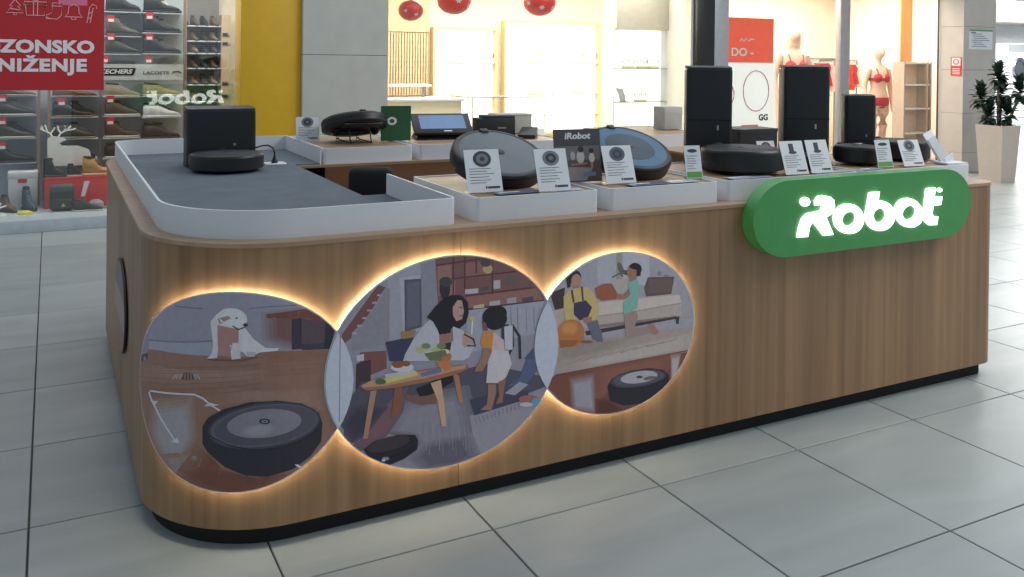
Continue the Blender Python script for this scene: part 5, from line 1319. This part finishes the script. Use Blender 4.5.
obj('cushion', box(-.11, .11, -.11, .11, .70, .98, .03, 3), mat('stool_green', (96, 150, 96), .7), t); obj('base', box(-.10, .10, -.10, .10, 0, .70, .01), mat('stool_base', (90, 96, 92), .7), t)
# ------------------------------------------------------------------ optician's shop
struct('wall_optic_back', box(.42, 5.35, 8.10, 8.14, 0, 2.60), CREAM, smooth=False)
OAKF = mat('niche_frame', (222, 198, 156), .5); BACKLIT = emit('backlit_panel', (255, 250, 236), 1.25)
def niche(x0, x1, z0, z1, shelves, label, mull):
    t = thing('display_niche', label, 'display cabinet', ((x0 + x1) / 2, 8.02, z0), 0, 'backlit eyewear niches')
    w, h = (x1 - x0) / 2, z1 - z0
    obj('light_panel', box(-w, w, .05, .07, 0, h), BACKLIT, t, False)
    for bx in (box(-w - .03, -w, -.04, .07, -.03, h + .03), box(w, w + .03, -.04, .07, -.03, h + .03), box(-w, w, -.04, .07, h, h + .03), box(-w, w, -.04, .07, -.03, 0)): obj('frame', bx, OAKF, t, False)
    for z in shelves: obj('glass_shelf', box(-w, w, -.03, .05, z - z0 - .006, z - z0), mat('shelf_glass_edge', (150, 160, 156), .2), t, False)
    for m_ in mull: obj('mullion', box(m_ - (x0 + x1) / 2 - .006, m_ - (x0 + x1) / 2 + .006, -.03, -.02, 0, h), mat('mullion_grey', (200, 200, 196), .4), t, False)
niche(2.52, 3.36, .50, 1.73, (1.30, .88), 'left backlit wooden-framed eyewear niche on the far wall', (2.98,))
niche(3.52, 4.95, .40, 1.84, (1.31, .90, .62), 'right and wider backlit wooden-framed eyewear niche on the far wall', (4.22,))
def spectacles(x, y, z, s, c, label):
    t = thing('eyeglasses', label, 'eyeglasses', (x, y, z), random.uniform(-25, 25), 'eyeglasses on the optician shelves')
    m = mat('frame_%d_%d_%d' % c, c, .4)
    obj('display_block', box(-.07 * s, .07 * s, -.02, .03, 0, .025 * s, .003), mat('block_sand', (228, 216, 192), .6), t)
    for sd in (-1, 1):
        obj('rim', tube([(sd * .038 * s + .03 * s * math.cos(R(a)), -.01, .075 * s + .026 * s * math.sin(R(a))) for a in range(0, 360, 30)], .004 * s, 5, True), m, t)
        obj('temple', tube([(sd * .068 * s, -.01, .082 * s), (sd * .066 * s, .045, .080 * s), (sd * .062 * s, .06, .06 * s)], .003 * s, 5), m, t)
    obj('bridge', tube([(-.01 * s, -.01, .08 * s), (0, -.012, .086 * s), (.01 * s, -.01, .08 * s)], .003 * s, 5), m, t)
for i, (x, z, c, w) in enumerate([(2.80, 1.30, (120, 100, 80), 'left part of the left niche, upper shelf'), (3.24, 1.30, (96, 84, 70), 'right part of the left niche, upper shelf'), (2.85, .88, (160, 140, 110), 'left niche, lower shelf'), (3.96, 1.31, (110, 92, 70), 'left half of the right niche, upper shelf'), (4.60, 1.31, (60, 52, 44), 'middle of the right half of the right niche, upper shelf'), (4.83, 1.31, (110, 100, 84), 'right end of the right niche, upper shelf'), (3.98, .90, (90, 80, 70), 'left half of the right niche, middle shelf'), (4.65, .90, (140, 120, 80), 'right half of the right niche, middle shelf')]):
    spectacles(x, 8.015, z, 1.5, c, 'eyeglasses on a sand block, ' + w)
# slatted feature wall
sw = thing('slat_wall', 'vertical oak slat panel left of the eyewear niches', 'wall panel', (2.2, 8.04, .30)); sw['kind'] = 'structure'; del sw['category']
obj('backing', box(-.30, .26, .03, .06, 0, 1.95), mat('slat_backing', (186, 154, 116), .7), sw, False)
sm = bpy.data.meshes.new('slat'); b_ = box(-.011, .011, 0, .03, .60, 1.38); b_.to_mesh(sm); b_.free(); sm.materials.append(mat('slat_oak', (222, 198, 160), .6, scale=30, var=.15))
for k in range(15):
    o = bpy.data.objects.new('slat', sm); o.location = (-.27 + k * .036, 0, 0); o.parent = sw; COL.objects.link(o)
obj('top_panel', box(-.28, .26, .005, .03, 1.39, 1.95), mat('slat_top', (214, 190, 152), .6), sw, False)
# counters
t = thing('service_counter', 'cream service counter with white ledge below the oak slat panel', 'counter', (1.9, 7.0, 0))
obj('body', box(-.55, .54, 0, .55, 0, .88), CREAM, t, False); obj('ledge', box(-.57, .56, -.04, .58, .88, .91, .004), WHITE, t); obj('upper_shelf', box(-.57, .30, .30, .55, 1.035, 1.06), WHITE, t, False)
for x in (-.5, .22): obj('bracket', box(x, x + .03, .40, .43, .91, 1.035), STEEL, t, False)
t = thing('bottle_group', 'small white dispenser with yellow cap on the service counter', 'dispenser', (1.48, 7.15, 1.06))
obj('bottle', lathe([(0, 0), (.05, 0), (.05, .09), (.02, .11), (.02, .12), (0, .12)], 14), WHITE, t); obj('cap', lathe([(.03, .12), (.03, .15), (0, .155)], 12), mat('cap_yellow', (232, 206, 90), .5), t)
t = thing('glass_showcase', 'low glass showcase with white base in the optician shop behind the black box', 'showcase', (2.96, 6.8, 0))
obj('base', box(-.47, .47, 0, .45, 0, .55), WHITE, t, False)
for bx in (box(-.475, -.467, 0, .45, .55, .92), box(.467, .475, 0, .45, .55, .92), box(-.467, .467, 0, .008, .55, .92)): obj('pane', bx, GLASS, t, False)
obj('top_pane', box(-.475, .475, -.004, .454, .92, .930), mat('glass_edge', (140, 146, 144), .2), t, False)
for x in (-.474, .466): obj('corner_post', box(x, x + .008, -.004, .004, .55, .92), STEEL, t, False)
t = thing('wall_showcase', 'tall white lit showcase with glass shelves right of the wooden niches', 'showcase', (4.70, 6.60, 0))
obj('light_panel', box(-.42, .42, .22, .24, .2, 1.74), BACKLIT, t, False); obj('header', box(-.44, .46, -.05, .24, 1.745, 2.4), mat('header_taupe', (186, 180, 170), .6), t, False); obj('base', box(-.44, .44, -.02, .24, 0, .2), WHITE, t, False)
for x in (-.44, .425): obj('side', box(x, x + .015, 0, .24, .2, 1.745), WHITE, t, False)
for z in (1.27, .86): obj('glass_shelf', box(-.42, .42, 0, .22, z - .008, z), mat('shelf_glass_edge', (150, 160, 156), .2), t, False)
for i, (x, z, w) in enumerate([(4.52, 1.27, 'upper shelf, left'), (4.72, 1.27, 'upper shelf, middle'), (4.88, 1.27, 'upper shelf, right'), (4.70, .86, 'lower shelf')]):
    spectacles(x, 6.66, z, 1.1, (130, 132, 134), 'eyeglasses on a sand block in the tall white showcase, ' + w)
t = thing('curved_stand', 'clear curved eyewear stand at the left of the lower showcase shelf', 'stand', (4.47, 6.68, .86))
obj('wing', loft([[(-.05, 0, 0), (.03, 0, 0), (.03, .01, 0), (-.05, .01, 0)], [(-.07, 0, .08), (.02, 0, .07), (.02, .01, .07), (-.07, .01, .08)], [(-.12, 0, .17), (-.02, 0, .16), (-.02, .01, .16), (-.12, .01, .17)]]), mat('stand_grey', (196, 198, 196), .4), t); obj('foot', box(-.06, .05, -.02, .04, 0, .004), STEEL, t, False)

# hanging red baubles
def bauble(x, z, r, label):
    t = thing('red_bauble', label, 'ornament', (x, 5.52, z), random.uniform(0, 90), 'red baubles hanging in the optician window')
    obj('ball', tf(lathe([(r * math.sin(R(a)), -r * math.cos(R(a))) for a in range(0, 181, 12)], 28), SQ), mat('bauble_red', (236, 74, 62), .32, var=.12, scale=9), t)
    obj('cap', tf(lathe([(r * .14, r * .97), (r * .14, r * 1.1), (0, r * 1.12)], 12), SQ), STEEL, t)
    obj('string', tube([(0, 0, r * KZ), (0, 0, 2.26 - z)], .002, 5), PAPER, t)
    for k in range(7):
        a, e = 360 / 7 * k + 20, (-25, 22, -5)[k % 3]
        M = SQ @ RZ(a) @ RX(-e) @ T(0, -r * 1.004, 0)
        b = bmesh.new()
        for q_ in range(3): add(b, tf(box(-r * .17, r * .17, -.001, .004, -r * .03, r * .03), M @ RY(60 * q_)))
        obj('snowflake', b, PAPER, t, False)
bauble(1.243, 1.812, .118, 'leftmost and smallest red bauble in front of the oak slats')
bauble(1.685, 1.925, .165, 'red bauble with snowflakes hanging above the left niche')
bauble(2.625, 1.940, .165, 'red bauble hanging above the right niche')

# partition and black jamb between optician and lingerie shop
struct('wall_partition', slab([[(4.44, 5.38), (4.93, 5.38), (5.70, 6.95), (5.24, 6.95)]], 0, 2.6), mat('partition_white', (206, 202, 194), .6), smooth=False)
struct('trim_1', box(4.47, 4.715, 5.31, 5.375, 0, 2.26, .003), mat('jamb_black', (30, 28, 28), .35))
struct('trim_2', box(4.72, 4.93, 5.33, 5.375, 0, 2.26, .003), mat('jamb_grey', (168, 168, 170), .4, metal=.3))
struct('window_2', box(.99, 4.46, 5.40, 5.408, .002, 2.26), GLASS, smooth=False)

# ------------------------------------------------------------------ lingerie shop
LW = mat('boutique_wall', (244, 228, 208), .7, var=.02)
struct('wall_boutique_back', box(5.3, 9.55, 8.10, 8.14, 0, 2.60), LW, smooth=False)
FRM = mat('frame_alu', (176, 172, 170), .4, metal=.4)
struct('trim_3', box(6.70, 6.86, 5.36, 5.44, 0, 2.26, .003), FRM)
struct('trim_4', box(8.382, 8.398, 5.292, 5.31, 0, 2.26), mat('jamb_dark', (70, 60, 56), .4), smooth=False)
struct('window_3', box(4.94, 6.695, 5.40, 5.408, .002, 2.26), GLASS, smooth=False)
struct('window_4', box(6.865, 8.37, 5.40, 5.408, .002, 2.26), GLASS, smooth=False)
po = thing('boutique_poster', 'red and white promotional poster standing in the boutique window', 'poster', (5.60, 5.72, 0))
obj('red_half', box(-.38, .37, 0, .012, 1.355, 1.885), mat('poster_red', (232, 84, 52), .5, emis=.35), po, False)  # emission in both poster materials stands in for glare falling on them
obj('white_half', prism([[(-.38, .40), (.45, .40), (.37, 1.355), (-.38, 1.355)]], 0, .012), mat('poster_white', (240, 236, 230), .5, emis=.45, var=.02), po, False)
text('lettering', 'DO -', .16, PAPER, po, T(-.12, -.002, 1.475) @ FRONT @ Matrix.Diagonal((1, KZ, 1, 1)), .003, 0, .001)
obj('script_line', tube([(-.16, -.003, 1.61), (-.13, -.003, 1.64), (-.10, -.003, 1.605), (-.06, -.003, 1.645), (-.03, -.003, 1.61), (.02, -.003, 1.64), (.06, -.003, 1.625)], .006, 5), PAPER, po)
obj('oval_line', tube([(.10 + .20 * math.cos(R(a)), -.003, 1.02 + .24 * math.sin(R(a))) for a in range(0, 360, 15)], .007, 5, True), mat('rose_line', (206, 150, 150), .5), po)
obj('oval_line', tube([(-.38 + .14 * math.cos(R(a)), -.003, .98 + .15 * math.sin(R(a))) for a in range(-60, 61, 12)], .007, 5), mat('rose_line', (206, 150, 150), .5), po)
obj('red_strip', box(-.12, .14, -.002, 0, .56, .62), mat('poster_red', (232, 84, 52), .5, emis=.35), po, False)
text('lettering', 'GG', .10, mat('ink_black', (40, 40, 40), .6), po, T(.22, -.002, .70) @ FRONT, .004, 0, .001)
for x in (-.3, .3): obj('foot', box(x, x + .05, -.05, .12, 0, .41), STEEL, po, False)

SKIN = mat('mannequin_skin', (226, 190, 168), .5, var=.02); LACE = mat('red_lace', (176, 34, 36), .7, var=.35, scale=60)
def oval(cx, cy, z, rx, ry, n=16): return [(cx + rx * math.cos(2 * math.pi * k / n), cy + ry * math.sin(2 * math.pi * k / n), z) for k in range(n)]
def mannequin(loc, label, s=1.0, wig=None, rz=0):
    """full standing figure, height about 1.6 units before scale, facing -y"""
    t = thing('mannequin', label, 'mannequin', loc, rz)
    sh = lambda rings: [[(x * s, y * s, z * s) for x, y, z in r] for r in rings]
    parts = [loft(sh([oval(0, 0, .74, .06, .06), oval(0, 0, .78, .155, .10), oval(0, .005, .86, .175, .115), oval(0, 0, .94, .15, .10), oval(0, -.005, 1.02, .118, .082), oval(0, -.005, 1.10, .13, .085), oval(0, -.015, 1.18, .148, .10), oval(0, -.005, 1.27, .15, .085), oval(0, .005, 1.32, .165, .07), oval(0, .01, 1.355, .09, .055), oval(0, .01, 1.38, .05, .048), oval(0, .005, 1.43, .044, .046), oval(0, -.01, 1.45, .045, .055), oval(0, -.02, 1.48, .062, .075), oval(0, -.015, 1.53, .072, .086), oval(0, -.01, 1.58, .068, .082), oval(0, -.005, 1.615, .04, .05), oval(0, 0, 1.625, .01, .01)]))]
    for sd in (-1, 1):
        parts.append(tube([(sd * x * s, y * s, z * s) for x, y, z in ((.155, .005, 1.30), (.19, .01, 1.20), (.215, .02, 1.08), (.225, .0, .96), (.215, -.04, .84), (.205, -.06, .76), (.20, -.07, .69))], [r_ * s for r_ in (.045, .046, .040, .035, .028, .03, .012)], 10))
        parts.append(tube([(sd * x * s, y * s, z * s) for x, y, z in ((.085, 0, .82), (.09, 0, .68), (.088, -.005, .52), (.085, .0, .42), (.085, .02, .28), (.085, .02, .10), (.09, .0, .04), (.095, -.09, .02))], [r_ * s for r_ in (.088, .082, .066, .05, .052, .032, .036, .02)], 12))
    obj('figure', join(*parts), SKIN, t, ang=70)
    nose = join(tf(lathe([(0, .0), (.010 * s, .0), (.004 * s, .03 * s), (0, .032 * s)], 8), T(0, -.096 * s, 1.515 * s)))
    obj('nose', nose, SKIN, t)
    bra = join(*[tf(lathe([(.066 * s * math.cos(R(a)), .07 * s * math.sin(R(a))) for a in range(0, 91, 15)], 16), T(sd * .066 * s, -.062 * s, 1.175 * s) @ RX(88)) for sd in (-1, 1)])
    add(bra, loft([[(x * s, y * s, z * s) for x, y, z in oval(0, -.01, zz, .153, .106)] for zz in (1.135, 1.175)], False))
    for sd in (-1, 1): add(bra, tube([(sd * .08 * s, -.105 * s, 1.22 * s), (sd * .085 * s, -.075 * s, 1.29 * s), (sd * .085 * s, -.01 * s, 1.345 * s), (sd * .085 * s, .07 * s, 1.28 * s), (sd * .07 * s, .10 * s, 1.16 * s)], .007 * s, 6))
    obj('brassiere', bra, LACE, t, ang=60)
    br = loft(sh([oval(0, 0, .755, .08, .085), oval(0, 0, .80, .170, .112), oval(0, .004, .86, .180, .121), oval(0, .0, .905, .168, .112)]), False)
    obj('briefs', br, LACE, t, ang=60)
    if wig:
        obj('wig', loft(sh([oval(0, .03, 1.36, .09, .05), oval(0, .03, 1.42, .10, .075), oval(0, .025, 1.50, .10, .09), oval(0, .02, 1.58, .088, .090), oval(0, .01, 1.64, .055, .06), oval(0, .01, 1.655, .01, .01)])), mat('wig_blond', (240, 222, 190), .7), t, ang=70)
    for sd in (-1, 1): obj('shoe_stand', slab([ellipse(sd * .09 * s, -.03 * s, .05 * s, .11 * s, 16)], 0, .012), WHITE, t)
    return t
mannequin((6.83, 6.25, 0), 'blond-wigged mannequin in red bra behind the middle docking tower', 1.12, True, -20)
mannequin((8.38, 6.22, 0), 'mannequin in red bra and briefs beside the beige shelf unit', .99, None, -8)

# garment rails
def rail(x0, x1, y, z, n, label, cols):
    t = thing('garment_rail', label, 'clothes rail', ((x0 + x1) / 2, y, 0)); w = (x1 - x0) / 2
    obj('bar', tube([(-w, 0, z), (w, 0, z)], .012, 8), STEEL, t)
    for x in (-w, w): obj('upright', tube([(x, 0, .02), (x, 0, z)], .012, 8), STEEL, t); obj('foot', box(x - .02, x + .02, -.2, .2, 0, .03, .006), STEEL, t)
    for k in range(n):
        c = cols[k % len(cols)]; xx = -w + .05 + (2 * w - .1) * k / (n - 1); hh = random.uniform(.26, .40)
        g = thing('hanging_garment', '%s lingerie on the %s, %s' % ({176: 'dark red', 214: 'bright red', 236: 'blush', 240: 'cream'}[c[0]], ('left rail' if n == 7 else 'right rail'), ['first from the left', 'second from the left', 'third from the left', 'fourth from the left', 'fifth from the left', 'sixth from the left', 'seventh from the left', 'eighth from the left'][k]), 'garment', ((x0 + x1) / 2 + xx, y, z), 0, 'lingerie on the rails')
        obj('hanger', join(tube([(0, 0, .014), (0, 0, -.02), (-.10, .04, -.06), (.10, -.04, -.06), (0, 0, -.02)], .004, 5)), STEEL, g)
        rg = [[(a * .11 * q_ + .012 * math.sin(5 * a + k), -.045 * q_ * a + d * .018, -.06 - zz * hh) for a, d in ((-1, -1), (-.5, -1.4), (0, -1), (.5, -1.4), (1, -1), (1, 1), (.5, 1.3), (0, 1), (-.5, 1.3), (-1, 1))] for zz, q_ in ((0, .7), (.2, 1), (.45, .85), (.7, 1.05), (1, 1.2))]
        obj('cloth', loft(rg), mat('cloth_%d_%d' % c[:2], c, .75, var=.2, scale=30), g, ang=60)
rail(7.30, 7.98, 6.62, 1.42, 7, 'clothes rail left of the window post beside the first mannequin', [(176, 40, 40), (236, 190, 180), (214, 60, 50), (176, 40, 40)])
rail(8.10, 8.85, 7.0, 1.40, 8, 'clothes rail behind the second mannequin', [(214, 60, 50), (214, 60, 50), (176, 40, 40), (240, 220, 200)])
t = thing('low_plinth', 'beige display block behind the second mannequin', 'plinth', (8.15, 7.52, 0)); obj('block', box(-.45, .55, -.15, .25, 0, .86, .01), mat('plinth_beige', (196, 170, 140), .6), t); obj('top', box(-.46, .56, -.16, .26, .86, .89, .004), mat('plinth_top', (214, 192, 164), .6), t)
t = thing('hanging_basket', 'pale woven basket hanging above the first mannequin', 'basket', (6.95, 6.9, 1.84))
obj('basket', lathe([(0, 0), (.15, .0), (.17, .16), (.165, .17), (.15, .165), (.135, .01), (0, .01)], 20), mat('basket_cane', (226, 196, 160), .8, var=.2), t); obj('handle', tube([(.16 * math.cos(R(a)), 0, .16 + .20 * math.sin(R(a))) for a in range(0, 181, 15)], .010, 6), mat('basket_cane', (226, 196, 160), .8), t); obj('string', tube([(0, 0, .36), (0, 0, .76)], .004, 5), PAPER, t)
struct('trim_5', box(9.10, 9.34, 6.44, 6.46, 0, 2.6), mat('orange_post', (220, 156, 84), .6), smooth=False)
t = thing('shelf_unit', 'beige open shelf unit with white rails right of the second mannequin', 'shelf unit', (8.63, 5.80, 0))
SU = mat('unit_beige', (206, 182, 160), .6)
obj('back', box(-.30, .13, .10, .12, 0, 1.39), SU, t, False)
for x in (-.325, .13, .20): obj('side', box(x, x + .025, -.06, .12, 0, 1.39), mat('unit_edge', (190, 168, 150), .6), t, False)
obj('end_panel', box(.155, .20, .06, .08, 0, 1.39), mat('unit_tan', (214, 186, 160), .6), t, False)
for z in (.10, .43, .76, 1.08, 1.37): obj('shelf', box(-.30, .20, -.055, .10, z - .009, z + .009), WHITE, t, False)

# ------------------------------------------------------------------ right-hand column and corridor
cl = thing('corner_column', 'pale stone-clad column at the right end of the shop fronts', 'column', (8.40, 4.95, 0)); cl['kind'] = 'structure'; del cl['category']
zs = [0, .251, .748, 1.295, 1.841, 2.5]
for a, c in zip(zs, zs[1:]): obj('stone_panel', box(0, .635, 0, .34, a + .0015, c - .0015, .002, 1), mat('column_stone', (196, 188, 180), .5, var=.05, scale=5), cl, False)
obj('core', box(.01, .625, .01, .33, 0, 2.5), DARK, cl, False)
t = thing('wall_notice', 'white printed notice with green top edge on the right column', 'notice', (8.73, 4.949, 1.555))
obj('sheet', box(-.23, .23, -.004, 0, 0, .245), PAPER, t, False); obj('green_edge', box(-.23, .23, -.006, -.004, .232, .25), mat('notice_green', (110, 140, 110), .6), t, False)
obj('text_lines', join(*[box(-.18 + .02 * (k % 3), .02 + .05 * (k % 4), -.0055, -.004, .19 - k * .026, .198 - k * .026) for k in range(7)], box(-.20, -.10, -.0055, -.004, .205, .22)), INKG, t, False)
t = thing('red_sticker', 'red and white pictogram sticker on the column side facing the boutique', 'sticker', (8.3985, 5.045, 1.22))
obj('red_field', box(-.004, 0, -.075, .075, 0, .235), mat('sticker_red', (206, 60, 62), .5), t, False); obj('white_field', box(-.006, -.004, -.06, .06, .125, .225), PAPER, t, False)
obj('ring', tf(prism([ellipse(0, .175, .04, .036, 20), ellipse(0, .175, .026, .024, 20)], 0, .002), T(-.0085, 0, 0) @ RZ(-90) @ T(0, 0, 0)), mat('sticker_red', (206, 60, 62), .5), t, False)
obj('text_lines', join(*[box(-.0055, -.004, -.05, .05, .02 + k * .022, .028 + k * .022) for k in range(4)]), PAPER, t, False)

t = thing('planter', 'tall tapered beige planter beside the right column', 'planter', (8.10, 4.28, 0), 0)
PL = mat('planter_taupe', (198, 184, 172), .5, var=.03)
w0, w1 = .132, .168
sq4 = lambda w, z: [(-w, -w, z), (w, -w, z), (w, w, z), (-w, w, z)]
obj('pot', loft([sq4(w0 - .03, .02), sq4(w0, 0), sq4(w1, .645), sq4(w1 - .03, .645), sq4(w0 - .025, .02)], False), PL, t, False)
obj('rim', wall_strip([(-w1, -w1), (w1, -w1), (w1, w1), (-w1, w1)], .03, .645, .660, True), PL, t, False)
obj('soil', box(-w1 + .04, w1 - .04, -w1 + .04, w1 - .04, .54, .56), mat('soil', (58, 46, 38), .9), t, False)
t = thing('potted_dracaena', 'dark green leafy plant growing from the beige planter', 'plant', (8.10, 4.28, .56))
LEAF = mat('dark_leaf', (36, 56, 44), .5, var=.3, scale=12); STEM = mat('cane_stem', (120, 104, 88), .8)
heads = [(-.13, .13, .36), (.0, .0, .60), (.15, -.16, .44), (-.07, .06, .16), (.06, -.07, .17), (.06, .0, .42)]
lm = bpy.data.meshes.new('leaf')
lb = bmesh.new(); prof = [(0, .012, 0), (.05, .022, .012), (.11, .020, .012), (.16, .010, -.004), (.19, .001, -.02)]
vs = [[lb.verts.new((x, -w, z)), lb.verts.new((x, 0, z - .006)), lb.verts.new((x, w, z))] for x, w, z in prof]
for a, c in zip(vs, vs[1:]):
    for k in (0, 1): lb.faces.new((a[k], a[k + 1], c[k + 1], c[k]))
lb.to_mesh(lm); lb.free(); lm.materials.append(LEAF); lm.shade_smooth()
for hx, hy, hz in heads:
    obj('stem', tube([(hx * .3, hy * .3, -.01), (hx * .7, hy * .7, hz * .6), (hx, hy, hz)], .016, 7), STEM, t)
    for k in range(44):
        o = bpy.data.objects.new('leaf', lm); o.parent = t; COL.objects.link(o)
        o.location = (hx, hy, hz + .004 * k - .02); o.rotation_euler = (random.uniform(-.3, .3), R(-72 + 118 * ((43 - k) / 43) ** 1.1 + random.uniform(-8, 8)), 2.4 * k); s = random.uniform(.62, .82); o.scale = (s * .95, s * 2.4, s)

# far side of the corridor: appliance shop
struct('wall_far', box(13, 26, 11.0, 11.1, 0, 4.0), mat('far_white', (232, 234, 236), .6), smooth=False)
struct('trim_6', box(13, 26, 10.0, 10.95, 2.30, 4.0), mat('far_fascia', (176, 172, 166), .6), smooth=False)
t = thing('light_line', 'bright linear lamp along the top of the far corridor fascia', 'lamp', (19.5, 9.98, 2.72)); obj('tube', box(-6, 6, -.02, 0, 0, .05), emit('line_lamp', (255, 250, 240), 3), t, False); obj('housing', box(-6, 6, -.03, .01, .05, .07), STEEL, t, False)
t = thing('washing_machine', 'white washing machine with round door in the far shop right of the column', 'washing machine', (17.84, 10.6, .80))
obj('body', box(-.42, .42, -.3, .3, 0, 1.05, .03), WHITE, t); obj('panel', box(-.40, .40, -.305, -.295, .85, 1.03), mat('panel_grey', (150, 154, 158), .4), t, False)
obj('door_ring', tf(lathe([(.19, 0), (.27, 0), (.27, .03), (.24, .05), (.19, .03)], 28), T(0, -.30, .46) @ RX(90)), STEEL, t); obj('door_glass', tf(lathe([(0, .03), (.19, .015)], 28), T(0, -.30, .46) @ RX(90)), mat('door_dark', (70, 74, 80), .2), t)
t = thing('appliance_base', 'white slatted base under the far washing machine', 'base', (17.84, 10.6, 0)); 
for k in range(5): obj('slat', box(-1.6, 1.6, -.36, .32, .16 * k, .16 * k + .145, .006), mat('slat_white', (214, 216, 218), .5), t)
t = thing('vacuum_display', 'upright white appliance left of the far washing machine', 'appliance', (17.02, 10.6, .80)); obj('column', vbox(-.14, .14, -.12, .12, 0, .95, .04), WHITE, t); obj('screen', box(-.09, .09, -.125, -.119, .3, .85), mat('screen_dim', (170, 160, 160), .4), t, False)
